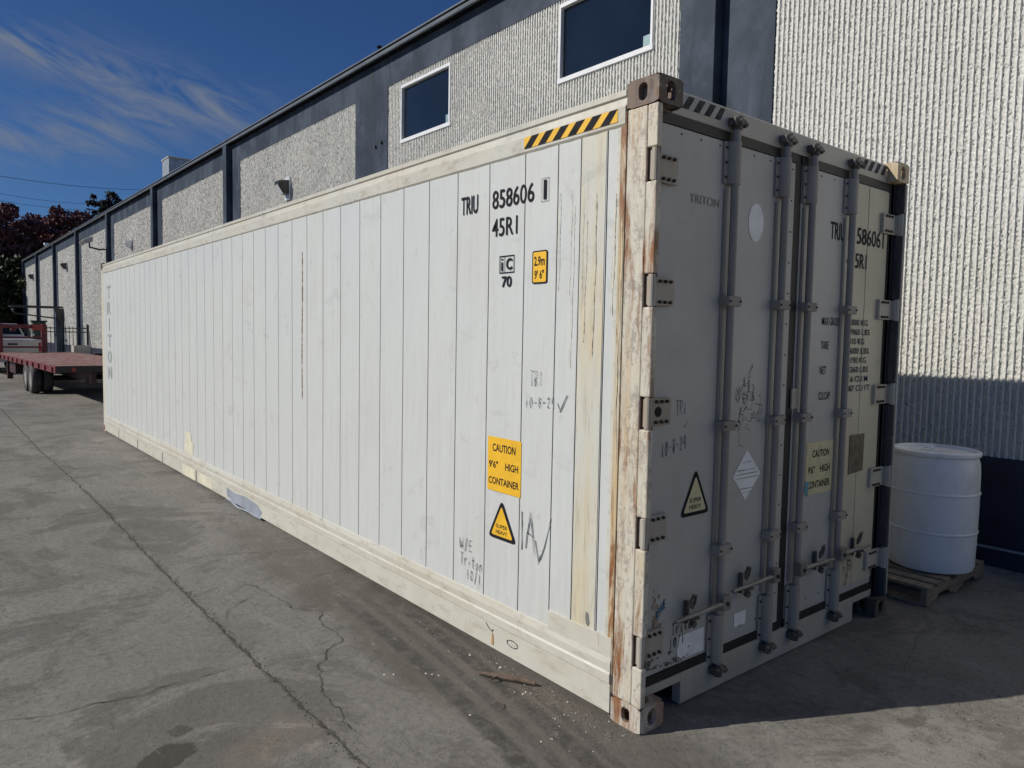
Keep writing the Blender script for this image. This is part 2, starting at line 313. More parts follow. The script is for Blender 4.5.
# ------------------------------------------------------------------ GROUND
def groundm():
    g = G('worn_concrete_yard'); co = g.co; X = g.xyz()
    big = g.noise(.35, 6, .6); mid = g.noise(1.6, 8, .68, dist=.5); fine = g.noise(26, 6, .75); grit = g.noise(170, 3, .8)
    streak = g.noise(2.0, 7, .7, st=(2.6, .55, 1), dist=.6)
    col = g.mix(g.ramp(big, .36, .66), (.212, .198, .176), (.278, .26, .232))
    col = g.mix(g.math('MULTIPLY', g.ramp(mid, .45, .72), .6), col, (0.141, 0.133, 0.120))
    col = g.mix(g.math('MULTIPLY', g.ramp(streak, .5, .7), .5), col, (0.318, 0.306, 0.282))
    col = g.mix(g.math('MULTIPLY', g.ramp(fine, .45, .66), .55), col, (0.114, 0.108, 0.096))
    col = g.mix(g.math('MULTIPLY', g.ramp(grit, .54, .66), .6), col, (0.372, 0.360, 0.330))
    col = g.mix(g.math('MULTIPLY', g.ramp(g.noise(120, 3, .8, loc=(4, 4, 0)), .6, .7), .6), col, (0.060, 0.057, 0.051))
    wx = g.math('ADD', X[0], g.math('MULTIPLY', g.math('SUBTRACT', g.noise(2.2, 5, .6, loc=(7, 1, 0)), .5), .55)); wy = g.math('ADD', X[1], g.math('MULTIPLY', g.math('SUBTRACT', g.noise(2.4, 5, .6, loc=(1, 8, 0)), .5), .55))
    wx2 = g.math('ADD', X[0], g.math('MULTIPLY', g.math('SUBTRACT', g.noise(7, 5, .7, loc=(7, 1, 0)), .5), .16)); wy2 = g.math('ADD', X[1], g.math('MULTIPLY', g.math('SUBTRACT', g.noise(7, 5, .7, loc=(1, 8, 0)), .5), .16))
    def ell(cx, cy, sx, sy, a=.7, b=1.1, ang=0., ux=None, uy=None):
        dx = g.math('SUBTRACT', ux or wx, cx); dy = g.math('SUBTRACT', uy or wy, cy); ca, sa = math.cos(ang), math.sin(ang)
        px = g.math('ADD', g.math('MULTIPLY', dx, ca), g.math('MULTIPLY', dy, sa)); py = g.math('SUBTRACT', g.math('MULTIPLY', dy, ca), g.math('MULTIPLY', dx, sa))
        q = g.math('ADD', g.math('POWER', g.math('ABSOLUTE', g.math('DIVIDE', px, sx)), 2), g.math('POWER', g.math('ABSOLUTE', g.math('DIVIDE', py, sy)), 2))
        return g.math('SUBTRACT', 1, g.ramp(q, a, b))
    # dirt band along the container's foot, oil stain, sandy patches, pale scuffs
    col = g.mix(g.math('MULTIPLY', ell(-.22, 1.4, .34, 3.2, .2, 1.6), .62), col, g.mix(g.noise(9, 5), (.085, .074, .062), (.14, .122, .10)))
    col = g.mix(g.math('MULTIPLY', ell(-.13, .75, .13, .5, .1, 1.3), .5), col, (0.198, 0.168, 0.126))
    col = g.mix(g.math('MULTIPLY', ell(-1.70, 1.09, .13, .10, .8, 1.0, .2, wx2, wy2), .95), col, (0.060, 0.053, 0.046))
    col = g.mix(g.math('MULTIPLY', ell(-1.60, 1.26, .055, .045, .8, 1.0, .5, wx2, wy2), .7), col, (0.072, 0.063, 0.054))
    col = g.mix(g.math('MULTIPLY', g.math('MULTIPLY', ell(-1.38, .93, .17, .13, .0, 1.6, .3, wx2, wy2), g.ramp(fine, .38, .6)), .75), col, (0.372, 0.312, 0.228))
    col = g.mix(g.math('MULTIPLY', ell(-1.22, 1.0, .1, .2, .1, 1.4), .45), col, (0.360, 0.312, 0.246))
    col = g.mix(g.math('MULTIPLY', ell(.9, -.85, .75, .22, .1, 1.6, -.45), g.ramp(mid, .35, .6, .1, .6)), col, (0.396, 0.372, 0.330))
    col = g.mix(g.math('MULTIPLY', ell(1.15, -.72, .1, .05, .3, 1.3, .3), .5), col, (0.084, 0.072, 0.060))
    # tyre tracks: two curved bands
    for (cx, cy, r0, wd, s) in ((-15, 2.9, 14.70, .055, 1.0), (-15, 2.9, 14.83, .03, .75), (-15, 2.9, 14.96, .05, .95), (-15, 2.9, 15.06, .025, .6), (-4.9, 5.0, 4.0, .1, .12)):
        d = g.math('SQRT', g.math('ADD', g.math('POWER', g.math('SUBTRACT', X[0], cx), 2), g.math('POWER', g.math('SUBTRACT', X[1], cy), 2)))
        b = g.math('SUBTRACT', 1, g.ramp(g.math('ABSOLUTE', g.math('SUBTRACT', d, r0)), wd*.5, wd*1.3))
        tread = g.noise(9, 7, .75); col = g.mix(g.math('MULTIPLY', g.math('MULTIPLY', b, g.ramp(tread, .32, .6)), g.math('MULTIPLY', s, g.ramp(wy, 2.9, 1.7) if cx < -10 else 1.0)), col, (0.078, 0.072, 0.065))
    # hairline crazing
    wv = g.t.nodes.new('ShaderNodeVectorMath'); wv.operation = 'ADD'; ns = g.noise(1.7, 6, .65, out=1); g.t.links.new(g.co, wv.inputs[0]); g.t.links.new(ns, wv.inputs[1])
    v = g.vor(.42, wv.outputs[0], 'DISTANCE_TO_EDGE'); vm = g.math('MULTIPLY', g.math('SUBTRACT', 1, g.ramp(v, .0, .0045)), g.ramp(g.noise(.9, 3, .5, loc=(3, 3, 0)), .5, .62))
    col = g.mix(g.math('MULTIPLY', vm, .65), col, (.07, .063, .055))
    pit = g.vor(34, g.co); col = g.mix(g.math('MULTIPLY', g.math('MULTIPLY', g.math('SUBTRACT', 1, g.ramp(pit, .10, .2)), g.ramp(mid, .4, .6)), .55), col, (.07, .064, .056))
    s2 = g.noise(5, 9, .8, st=(1.8, .6, 1), loc=(3, 1, 0), dist=.9); col = g.mix(g.math('MULTIPLY', g.ramp(s2, .56, .66), .5), col, (.10, .093, .082)); col = g.mix(g.math('MULTIPLY', g.math('SUBTRACT', 1, g.ramp(s2, .34, .43)), .4), col, (.36, .34, .305))
    dk = g.noise(.8, 9, .74, loc=(2, 9, 0), dist=.8); col = g.mix(g.math('MULTIPLY', g.ramp(dk, .50, .57), .5), col, (.105, .095, .08))
    h = g.math('ADD', g.math('MULTIPLY', fine, .6), g.math('MULTIPLY', grit, .5))
    n = g.bump(big, .2, .05); n = g.bump(mid, .4, .03, n); n = g.bump(g.noise(11, 8, .78), .6, .022, n); g.bump(h, .9, .010, n)
    return g.fin(col, .86, spec=.3)
M['ground'] = groundm()
mb = MB(); nx = 60; S = 900
mb.add([(-S, -S, 0), (S, -S, 0), (S, S, 0), (-S, S, 0)], [(0, 1, 2, 3)])
struct(mb.build('ground', 'ground'))
def crack(name, pts, wd, z=.004, jag=.03, step=.02, mat='crack', seed=1):
    random.seed(seed); P = []; d0 = 0.
    for (x0, y0), (x1, y1) in zip(pts[:-1], pts[1:]):
        L_ = math.hypot(x1-x0, y1-y0); n = max(1, int(L_/step)); nx, ny = -(y1-y0)/L_, (x1-x0)/L_
        for i in range(n):
            s_ = d0+L_*i/n; o = jag*(1.0*noise.noise(Vector((s_*4, seed, 0)))+.5*noise.noise(Vector((s_*13, seed, 5)))+.28*noise.noise(Vector((s_*41, seed, 9))))
            P.append((x0+(x1-x0)*i/n+nx*o, y0+(y1-y0)*i/n+ny*o))
        d0 += L_
    L = []; Q = []; k = len(P)
    for i, p in enumerate(P):
        d = Vector((P[min(i+1, k-1)][0]-P[max(i-1, 0)][0], P[min(i+1, k-1)][1]-P[max(i-1, 0)][1], 0)).normalized(); e = min(1, i/6, (k-1-i)/6)+.03
        w1 = wd*.5*e*max(.12, .55+1.3*noise.noise(Vector((i*.23, seed, 2))))*random.uniform(.5, 1.2); w2 = wd*.5*e*max(.12, .55+1.3*noise.noise(Vector((i*.19, seed, 7))))*random.uniform(.5, 1.2)
        n = Vector((-d.y, d.x, 0)); L.append((p[0]+n.x*w1, p[1]+n.y*w1, z)); Q.append((p[0]-n.x*w2, p[1]-n.y*w2, z))
    m = MB(); m.add(L+Q, [(i, k+i, k+i+1, i+1) for i in range(k-1)]); return struct(m.build(name, mat))
crack('expansion_joint', [(-1.08, -4), (-1.08, .5), (-1.105, 2.1), (-1.11, 3.9), (-1.09, 6.1), (-1.11, 8.6), (-1.15, 10.2), (-1.13, 16), (-1.15, 26)], .026, jag=.012, step=.03, seed=3)
crack('ground_crack', [(-3.2, 1.95), (-2.21, 1.834), (-1.99, 1.756), (-1.70, 1.72), (-1.52, 1.745), (-1.30, 1.734), (-1.14, 1.75)], .009, seed=4)
crack('ground_crack', [(-1.05, 2.36), (-.95, 2.60), (-.68, 2.80)], .007, seed=5)
crack('ground_crack', [(-.72, 3.1), (-.66, 2.757), (-.64, 2.377), (-.52, 2.208), (-.626, 1.749), (-.84, 1.506), (-.948, 1.242), (-.964, .987), (-1.0, .7)], .010, jag=.05, seed=6)
crack('ground_crack', [(-1.13, 5.84), (-1.9, 6.0), (-4, 6.1)], .012, seed=7)
crack('ground_crack', [(.0, 3.38), (-.2, 3.5), (-.5, 3.75), (-1.05, 3.8)], .008, jag=.05, seed=8)
crack('ground_crack', [(-.1, 5.2), (-.5, 5.6), (-1.0, 5.7)], .009, jag=.05, seed=9)
crack('ground_crack', [(1.6, -.45), (2.2, -.3), (3.1, -.6), (4.0, -.5)], .005, jag=.05, seed=10)
crack('ground_crack', [(-1.9, 2.35), (-1.6, 2.32), (-1.45, 2.42)], .005, jag=.04, seed=11)
crack('ground_crack', [(-1.3, 9.5), (-3.5, 9.8), (-8, 10)], .016, seed=12)
# loose grit: on the joint and at the container's foot
random.seed(11); mb = MB()
def pebble(x, y, r, mi=0):
    vs = []; 
    for k in range(5):
        t = 2*PI*k/5+random.random(); vs.append((x+r*math.cos(t)*random.uniform(.6, 1.2), y+r*math.sin(t)*random.uniform(.6, 1.2), .001))
    vs.append((x, y, .001+r*random.uniform(.5, 1))); mb.add(vs, [(i, (i+1) % 5, 5) for i in range(5)], mi)
for i in range(1500): pebble(-1.09+random.gauss(0, .018), random.uniform(-1, 7), random.uniform(.002, .006), random.choice((0, 1)))
for i in range(420): pebble(-.02-abs(random.gauss(0, .14)), abs(random.gauss(.3, .7))+.02, random.uniform(.0015, .005), random.choice((0, 0, 0, 0, 1, 1, 2)))
for i in range(420): pebble(random.uniform(-3, 3.8), random.uniform(-1.6, 5), random.uniform(.0015, .0045), random.choice((0, 1, 1)))
for i in range(10): pebble(-.05-abs(random.gauss(0, .12)), random.uniform(.2, 1.3), random.uniform(.005, .010), 2)
for x, y in ((-.62, 1.2), (-.58, 1.17), (-.42, 1.05), (-.40, 1.02), (-.44, 1.08), (-.5, .6)): pebble(x, y, .007, 2)
for i in range(240): 
    t = random.random(); pebble(1.2+random.gauss(0, .35), -.85+random.gauss(0, .12), random.uniform(.002, .006), random.choice((0, 1, 1)))
M['grit'] = simple('grit', (.07, .062, .054), .9); M['gritpale'] = simple('pale_grit', (.28, .26, .23), .9); M['chip'] = simple('paint_chip', (.65, .63, .6), .7)
o = mb.build('loose_grit', ['grit', 'gritpale', 'chip']); tag(o, 'scattered grit and white paint chips on the concrete', 'grit', kind='stuff')
mb = MB(); mb.tube([(-.235, .905, .014), (-.20, .84, .018), (-.16, .77, .02), (-.115, .70, .022), (-.075, .625, .016)], [.006, .012, .015, .016, .010], 8)
mb.tube([(-.18, .80, .02), (-.215, .79, .022), (-.25, .80, .01)], [.006, .005, .002], 6)
tag(mb.build('stick', 'twig', smooth=True), 'short dry broken stick lying on the ground beside the container', 'stick')
mb = MB(); mb.tube([(-.33, .62, .006), (-.325, .58, .01), (-.34, .55, .006)], [.003, .003, .002], 6)
tag(mb.build('twig', 'twig'), 'tiny dark twig on the concrete in front of the container corner', 'twig')

# ------------------------------------------------------------------ WAREHOUSE
BO = thing('warehouse', 'long low warehouse with ribbed grey concrete panels, navy painted bands and dark eave', 'building', (4.20, 0, 0), .007)
J0, JS, NB = 2.67, 7.58, 8       # panel joints along the wall
ZD, ZA, ZS = .875, 6.16, 6.660    # top of dado, top of ribbed panel, soffit
def ribs(name, y0, y1, z0, z1, dz, holes=(), pitch=.05, seed=0):
    rg = np.random.default_rng(seed); n = int((y1-y0)/pitch); nz = int((z1-z0)/dz)
    prof = [(0., .019), (.0135, .021), (.027, .019), (.031, .003), (.046, .003)]
    ys = []; xs = []
    for i in range(n):
        for a, b in prof: ys.append(y0+i*pitch+a*pitch/.05); xs.append(b)
    ys = np.array(ys+[y1]); xs = np.array(xs+[.019]); zs = np.linspace(z0, z1, nz+1)
    Y, Z = np.meshgrid(ys, zs); Xx = np.tile(xs, (nz+1, 1)); crest = Xx < .01
    Y = Y+np.where(crest, rg.normal(0, .0008, Y.shape), rg.normal(0, .0014, Y.shape)); Y[:, 0] = y0; Y[:, -1] = y1
    chip = (rg.random(Y.shape) < .1)*rg.uniform(.003, .008, Y.shape)
    Xx = Xx+np.where(crest, rg.normal(0, .0015, Y.shape)+chip, rg.normal(0, .0048, Y.shape))
    ny = len(ys); V = np.stack([Xx, Y, Z], -1).reshape(-1, 3)
    idx = np.arange((nz+1)*ny).reshape(nz+1, ny); a = idx[:-1, :-1]; b = idx[:-1, 1:]; c = idx[1:, 1:]; d = idx[1:, :-1]
    keep = np.ones(a.shape, bool); cy = (ys[:-1]+ys[1:])/2; cz = (zs[:-1]+zs[1:])/2
    for (h0, h1, g0, g1) in holes: keep &= ~((cy[None, :] > h0) & (cy[None, :] < h1) & (cz[:, None] > g0) & (cz[:, None] < g1))
    Fq = np.stack([a, d, c, b], -1)[keep]
    me = bpy.data.meshes.new(name); me.from_pydata(V.tolist(), [], Fq.tolist()); me.materials.append(M['rib']); me.materials.append(M['ribrough'])
    mi = np.tile((np.arange(ny-1) % 5) < 3, (nz, 1)).astype(int)[keep]; me.polygons.foreach_set('material_index', mi); me.update(); return me
WINS = [(3.62, 5.20, 5.10, 6.10), (7.70, 9.20, 5.09, 6.06)]
def bay(k, me=None, dz=.03, holes=()):
    ya = J0+k*JS; yb = ya+JS; e0 = .56; e1 = .60
    if k >= 1: e0, e1 = .62, .62
    if me is None: me = ribs('ribbed_panel', ya+e0-J0-k*JS, yb-e1-J0-k*JS, ZD, ZA, dz, [(h[0]-ya, h[1]-ya, h[2], h[3]) for h in holes], seed=k+5)
    o = bpy.data.objects.new('ribbed_panel', me); COL.objects.link(o); o.parent = BO; o.location = (0, ya, 0)
    # smooth painted bands: header and two half pilasters
    x0, x1 = -.004, .15
    MB().box((x0, ya+.004, ZA), (x1, yb-.004, ZS+.12)).build('painted_band', 'bluewall', BO)
    MB().box((x0, ya+.004, ZD), (x1, ya+e0, ZA)).build('painted_band', 'bluewall', BO)
    MB().box((x0, yb-e1, ZD), (x1, yb-.004, ZA)).build('painted_band', 'bluewall', BO)
    MB().box((-.012, ya+.004, .16), (.15, yb-.004, ZD-.003)).build('dado', 'navy', BO, .006)
    return me
near = bay(-1, dz=.017); bay(0, dz=.028, holes=WINS); far = bay(1, dz=.035)
for k in range(2, NB): bay(k, far)
bay(-2, near); bay(-3, near)
YA, YB = J0-3*JS, J0+NB*JS
BX('plinth', (-.03, YA, -.2), (.15, YB, .135), 'navy', BO, .004)
BX('kick_strip', (-.022, YA, .138), (.0, YB, .157), 'greymetal', BO, .002)
MB().box((.15, YA, -.2), (26, YB, 6.735)).build('wall_core', 'bluewall', BO)
BX('roof', (-.10, YA-.1, 6.737), (26, YB+.1, 6.77), 'roofm', BO, .004)
OV = .155
BX('soffit', (-OV+.01, YA-.1, ZS+.001), (-.006, YB+.1, ZS+.03), 'fasciadark', BO, 0)
MB().prism([(-OV, YA-.1, ZS), (-OV-.008, YA-.1, ZS+.035), (-OV-.008, YA-.1, ZS+.052), (-OV+.04, YA-.1, ZS+.052), (-OV+.04, YA-.1, ZS)], (0, YB-YA+.2, 0)).build('gutter', 'fascia', BO, .003)
BX('eave_trim', (-OV+.02, YA-.1, ZS+.054), (-OV+.07, YB+.1, ZS+.095), 'fasciadark', BO, .002)
BX('roof_edge', (-OV-.0, YA-.1, ZS+.098), (-.102, YB+.1, ZS+.125), 'fascia', BO, .004)
for k in range(-2, NB+1):
    y = J0+k*JS
    if k == 1: BX('joint_strip', (-.0065, y-.02, ZD), (.05, y+.02, ZS), 'gasket', BO, .002); continue
    pr = .15; wd = .18
    if k == NB: y -= wd
    BX('column_fin', (-pr, y+.0, .0), (-.005, y+wd+.1, ZS), 'bluewall', BO, .006)
for (y0, y1, z0, z1) in WINS:
    wn = MB(); t = .05
    wn.box((-.016, y0-.01, z0-.01), (.07, y1+.01, z0+t)); wn.box((-.012, y0, z1-t), (.05, y1, z1)); wn.box((-.012, y0, z0+t), (.05, y0+t*.7, z1-t)); wn.box((-.012, y1-t*.7, z0+t), (.05, y1, z1-t))
    fr = wn.build('window', 'whiteframe', BO, .004)
    MB().box((.045, y0+.03, z0+t-.01), (.055, y1-.03, z1-t+.01)).build('pane', 'glass', fr)
    MB().box((.040, y0+.06, z0+.07), (.044, y0+.18, z0+.20)).build('window_sticker', simple('pale_sticker', (.22, .34, .36), .5), fr)
    MB().box((.075, y0-.02, z0-.02), (.12, y1+.02, z1+.02)).build('window_backing', 'dark', fr)
# wall-mounted things
W = BO
def wl(x, y, z): return (4.20-.007*y+x, y, z)
def wallpack(label, y, z, s=1., mat='lampglass', body='greymetal'):
    t = thing('wall_light', label, 'wall light', wl(-.02, y, z), .007, 'lights on the warehouse wall')
    MB().box((-.02, -.13*s, -.27*s), (.012, .13*s, .24*s)).build('back_plate', 'lampglass', t, .004)
    MB().prism([(-.02, -.12*s, .16*s), (-.26*s, -.12*s, .12*s), (-.26*s, -.12*s, .02*s), (-.12*s, -.12*s, -.15*s), (-.02, -.12*s, -.15*s)], (0, .24*s, 0)).build('lamp_housing', body, t, .01)
    MB().prism([(-.262*s, -.09*s, .02*s), (-.275*s, -.09*s, .03*s), (-.15*s, -.09*s, -.16*s), (-.135*s, -.09*s, -.16*s)][::-1], (0, .18*s, 0)).build('lens', mat, t)
    return t
wallpack('grey and white wall light on the third ribbed panel from the right, above the container', 14.08, 5.02, 1.0, 'lampglass', 'blackmetal')
wallpack('small white wall light just right of the lamp on a bracket arm', 29.2, 5.05, .9, 'lampglass', 'lampglass')
wallpack('small black wall light on the second ribbed panel beyond the bracket arm lamp', 44.3, 5.15, 1.1, 'lampglass', 'blackmetal')
wallpack('small dark wall light on the farthest ribbed panel of the warehouse', 58.3, 5.3, 1.1, 'greymetal', 'blackmetal')
t = thing('floodlight', 'grey floodlight on a bracket arm beside a dark column fin of the warehouse', 'floodlight', wl(-.16, 33.0, 5.15), .007); t.scale = (.75, .75, .75)
mb = MB(); mb.tube([(0, 0, 0), (-.3, .3, -.02), (-.75, .6, .1)], .045, 8); mb.tube([(-.75, .6, .08), (-.75, .6, .38)], .04, 8); mb.build('bracket_arm', 'blackmetal', t, smooth=True)
MB().prism([(-.95, .45, .3), (-.6, .45, .42), (-.6, .45, .68), (-.9, .45, .62)], (0, .35, 0)).build('lamp_head', 'greymetal', t, .02)
MB().prism([(-1.1, .5, .16), (-.96, .5, .29), (-.92, .5, .60), (-1.25, .5, .32)], (0, .25, 0)).build('lamp_shade', 'hvac', t, .01)
t = thing('rooftop_unit', 'pale grey boxy unit standing on the warehouse roof edge', 'roof unit', (5.15, 28.35, 6.77), .007)
MB().box((0, 0, 0), (.95, .95, 1.62)).build('cabinet', 'greymetal', t, .02); MB().box((-.03, -.03, 1.622), (.98, .98, 1.67)).build('cap', 'hvac', t, .01)
t2 = thing('roof_vent', 'small dark vent pipe on the roof beside the grey roof unit', 'roof vent', (6.55, 28.3, 6.77)); MB().tube([(0, 0, 0), (0, 0, 1.15)], .08, 12).build('pipe', 'greymetal', t2, smooth=True); MB().tube([(0, 0, 1.15), (0, 0, 1.3)], .16, 12).build('cowl', 'fasciadark', t2, smooth=True)
for i, (y, h, lb) in enumerate(((9.75, .08, 'tiny stub on the roof edge above the joint between the two windows'), (33.2, .28, 'small dark stub on the roof edge left of the roof unit'), (52.5, .34, 'small white stub near the far end of the roof edge'))):
    o = MB().tube([(0, 0, 0), (0, 0, h*.7)], .025+i*.03, 8).tube([(0, 0, h*.7), (0, 0, h)], .05+i*.05, 8).build('roof_stub', 'fasciadark' if i < 2 else 'whitelabel', smooth=True); o.location = wl(-.12+i*.1, y, 6.775); tag(o, lb, 'roof stub')
# pair of anchor bolts on the painted pilaster
o = MB().tube([(0, 0, 0), (-.03, 0, 0)], .03, 10).tube([(0, -.22, .04), (-.03, -.22, .04)], .03, 10).build('wall_anchor', 'bolt'); o.location = wl(-.006, 10.08, 5.19); tag(o, 'pair of dark anchor holes on the navy pilaster between the windows', 'wall anchor')

# ------------------------------------------------------------------ CONTAINER
CL, CW, CH = 12.192, 2.438, 2.896
C = thing('shipping_container', 'long white high cube refrigerated shipping container with rusty corners and closed grey doors', 'shipping container')
# side wall facing the yard: flat planks with recessed seams
seams = [.287, .459, .619]+[.868+.3045*i for i in range(37)]
def side_panel(x, y0, y1, z0, z1, sign):
    mb = MB(); ys = [y0]; rnd = random.Random(5)
    pts = []   # (y, x, mat of the segment that follows)
    prev = y0
    g_ = .0035; dpth = .009
    pts.append((y0, 0, 0))
    for s in seams:
        if s < y0+.02 or s > y1-.02: continue
        b = rnd.uniform(.0, .0022); m = (prev+s)/2; pts.append((m, b, 0))
        pts += [(s-g_-.006, .0, 0), (s-g_, .001, 1), (s-g_*.6, dpth, 1), (s+g_*.6, dpth, 1), (s+g_, .001, 0), (s+g_+.006, .0, 0)]; prev = s
    pts.append((y1, 0, 0)); n = len(pts); nz = 24; zz = [z0+(z1-z0)*i/nz for i in range(nz+1)]
    vs = []
    for z in zz:
        for (y, d, m) in pts:
            wv = .001+.001*noise.noise(Vector((y*1.1, z*1.3, 3.3))) if 0 < (z-z0)/(z1-z0) < 1 else 0
            yy = y+.0025*noise.noise(Vector((y*7, z*1.2, 1.3)))
            vs.append((x+sign*(d+wv), yy, z))
    fs = []; mi = []
    for j in range(nz):
        for i in range(n-1):
            a, b, c, d = j*n+i, j*n+i+1, (j+1)*n+i+1, (j+1)*n+i
            mb.f.append((a, d, c, b) if sign > 0 else (a, b, c, d)); mb.mi.append(pts[i][2])
    mb.v = vs; return mb
side_panel(.0, .172, 12.02, .30, 2.715, 1).build('side_panel', ['panel', 'seal'], C)
side_panel(CW, .172, 12.02, .30, 2.715, -1).build('side_panel', ['panel', 'seal'], C)
# yellowed planks next to the post: real repaint, slightly proud skins between seams
for (a, b) in ((.463, .613),): pass
mb = MB(); mb.add([(-.0012, .291+.003, .302), (-.0012, .453, .302), (-.0012, .453, 2.71), (-.0012, .294, 2.71)], [(0, 3, 2, 1)]); mb.build('repainted_plank', 'stained', C)
mb = MB(); mb.box((-.0045, .174, .302), (.004, .205, 2.71)); mb.build('edge_trim', 'rusty', C, .0015)
mb = MB(); mb.box((-.003, .2055, .302), (.004, .2275, 2.71)); mb.build('edge_trim', 'lower', C, .0015)
# doubler at the foot of the planks near the post
mb = MB(); mb.box((-.006, .18, .155), (.002, .62, .385)); mb.build('doubler_plate', 'lower', C, .002)
for sx, x in ((1, 0.), (-1, CW)):
    # top rail: face, rolled lip
    poly = [(x, .178, 2.712), (x-sx*.008, .178, 2.722), (x-sx*.010, .178, 2.795), (x-sx*.001, .178, 2.803), (x+sx*.004, .178, 2.835), (x-sx*.006, .178, 2.842), (x-sx*.006, .178, 2.868), (x+sx*.05, .178, 2.872), (x+sx*.05, .178, 2.70)]
    if sx < 0: poly = poly[::-1]
    MB().prism(poly, (0, CL-.356, 0)).build('top_rail', 'rail', C, .0015)
    # bottom rail: sloped upper flange, dark step, upright web
    poly = [(x, .178, .302), (x-sx*.004, .178, .298), (x-sx*.012, .178, .262), (x-sx*.010, .178, .225), (x-sx*.016, .178, .215), (x-sx*.016, .178, .172), (x+sx*.02, .178, .168), (x+sx*.03, .178, .302)]
    if sx < 0: poly = poly[::-1]
    MB().prism(poly, (0, CL-.356, 0)).build('bottom_flange', 'rail', C, .0015)
    poly = [(x-sx*.010, .178, .165), (x-sx*.010, .178, .030), (x+sx*.04, .178, .026), (x+sx*.04, .178, .165)]
    if sx < 0: poly = poly[::-1]
    MB().prism(poly, (0, CL-.356, 0)).build('bottom_rail', 'lower', C, .002)
MB().box((.05, .1, 2.72), (CW-.05, CL-.05, 2.865)).build('roof_panel', 'panel', C, .004)
MB().box((.04, .12, .12), (CW-.04, CL-.04, .29)).build('floor_frame', 'dark', C)
MB().box((.05, CL-.05, .15), (CW-.05, CL-.01, 2.75)).build('end_wall', 'panel', C, .004)
MB().box((.05, .14, .25), (CW-.05, .18, 2.75)).build('inner_bulkhead', 'dark', C)
def casting(x0, y0, z0, mat, hole_side=True):
    # shell box with oval holes on the outer side face, end face and top
    cx0, cx1, cy0, cy1, cz0, cz1 = x0, x0+.162, y0, y0+.178, z0, z0+.118
    mb = MB(); t = .026
    def face(orig, U, V, Nn, w_, h_, hw, hh):   # plate with an oval hole, thickness t
        o = Vector(orig); U = Vector(U); V = Vector(V); Nn = Vector(Nn); n = 24
        outer = []; inner = []
        for k in range(n):
            th = 2*PI*k/n; c, s = math.cos(th), math.sin(th)
            q = max(abs(c)/(w_/2), abs(s)/(h_/2)); outer.append((c/q, s/q))
            # stadium oval
            r = min(hw, hh); ex = hw-r; ey = hh-r; inner.append((r*c+(ex if c > 0 else -ex), r*s+(ey if s > 0 else -ey)))
        vs = [o+U*(w_/2+a)+V*(h_/2+b) for a, b in outer]+[o+U*(w_/2+a)+V*(h_/2+b) for a, b in inner]
        vs += [v-Nn*t for v in vs]
        fs = []
        for k in range(n):
            k2 = (k+1) % n; fs += [(k, k2, n+k2, n+k), (n+k, n+k2, 3*n+k2, 3*n+k), (2*n+k, 3*n+k, 3*n+k2, 2*n+k2)]
        mb.add(vs, fs)
    w_, l_, h_ = .162, .178, .118; left = x0 < 1; front = y0 < 1
    face((cx0, cy1, cz0), (0, -1, 0), (0, 0, 1), (-1, 0, 0), l_, h_, .024, .037)
    face((cx1, cy0, cz0), (0, 1, 0), (0, 0, 1), (1, 0, 0), l_, h_, .024, .037)
    face((cx0, cy0, cz0), (1, 0, 0), (0, 0, 1), (0, -1, 0), w_, h_, .029, .040)
    face((cx1, cy1, cz0), (-1, 0, 0), (0, 0, 1), (0, 1, 0), w_, h_, .001, .001)
    face((cx0, cy0, cz1), (1, 0, 0), (0, 1, 0), (0, 0, 1), w_, l_, .031, .058)
    if z0 < 1: mb.box((cx0+.02, cy0+.02, cz0), (cx1-.02, cy1-.02, cz0+.02))
    else: mb.box((cx0+.02, cy0+.02, cz0+.002), (cx1-.02, cy1-.02, cz0+.022))
    return mb.build('corner_casting', mat, C, .004)
casting(-.003, -.003, CH-.118, 'cast'); casting(CW-.159, -.003, CH-.118, 'castpale'); casting(-.003, CL-.175, CH-.118, 'cast'); casting(CW-.159, CL-.175, CH-.118, 'cast')
casting(-.003, -.003, 0, 'castlow'); casting(CW-.159, -.003, 0, 'cam'); casting(-.003, CL-.175, 0, 'castlow'); casting(CW-.159, CL-.175, 0, 'castlow')
# corner posts
HZ = [2.522, 1.983, 1.446, .910, .370]
for x in (0., CW-.06):
    MB().box((x, CL-.172, .1185), (x+.06, CL-.0, CH-.1185)).build('corner_post', 'beige', C, .004)
def door_post(sgn, x):
    mb = MB(); q = lambda a: x+sgn*a
    mb.box((q(0), .058, .1185), (q(.10), .172, CH-.1185))            # main web
    mb.box((q(.052), .058, .1185), (q(.10), .12, CH-.1185))
    zc = [.1185]
    for z in sorted(HZ): zc += [z-.072, z+.072]
    zc.append(CH-.1185)
    for i in range(0, len(zc), 2): mb.box((q(0), .0, zc[i]), (q(.034), .0575, zc[i+1]))
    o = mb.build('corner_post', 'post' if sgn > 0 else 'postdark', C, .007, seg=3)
    for z in HZ: MB().box((q(.0015), .050, z-.071), (q(.034), .0575, z+.071)).build('notch_shade_plate', 'notchshade', C)  # dark plate behind each hinge pin, painted as the notch's inner shade
    mb = MB(); mb.box((q(.036), .072, .2), (q(.12), .11, 2.77)); mb.build('door_gasket', 'gasket', C)
door_post(1, 0.); door_post(-1, CW)
# weld bead / rust run beside the post
MB().box((-.004, .1725, .13), (.01, .1775, 2.77)).build('weld_bead', 'rusty', C, .0015)
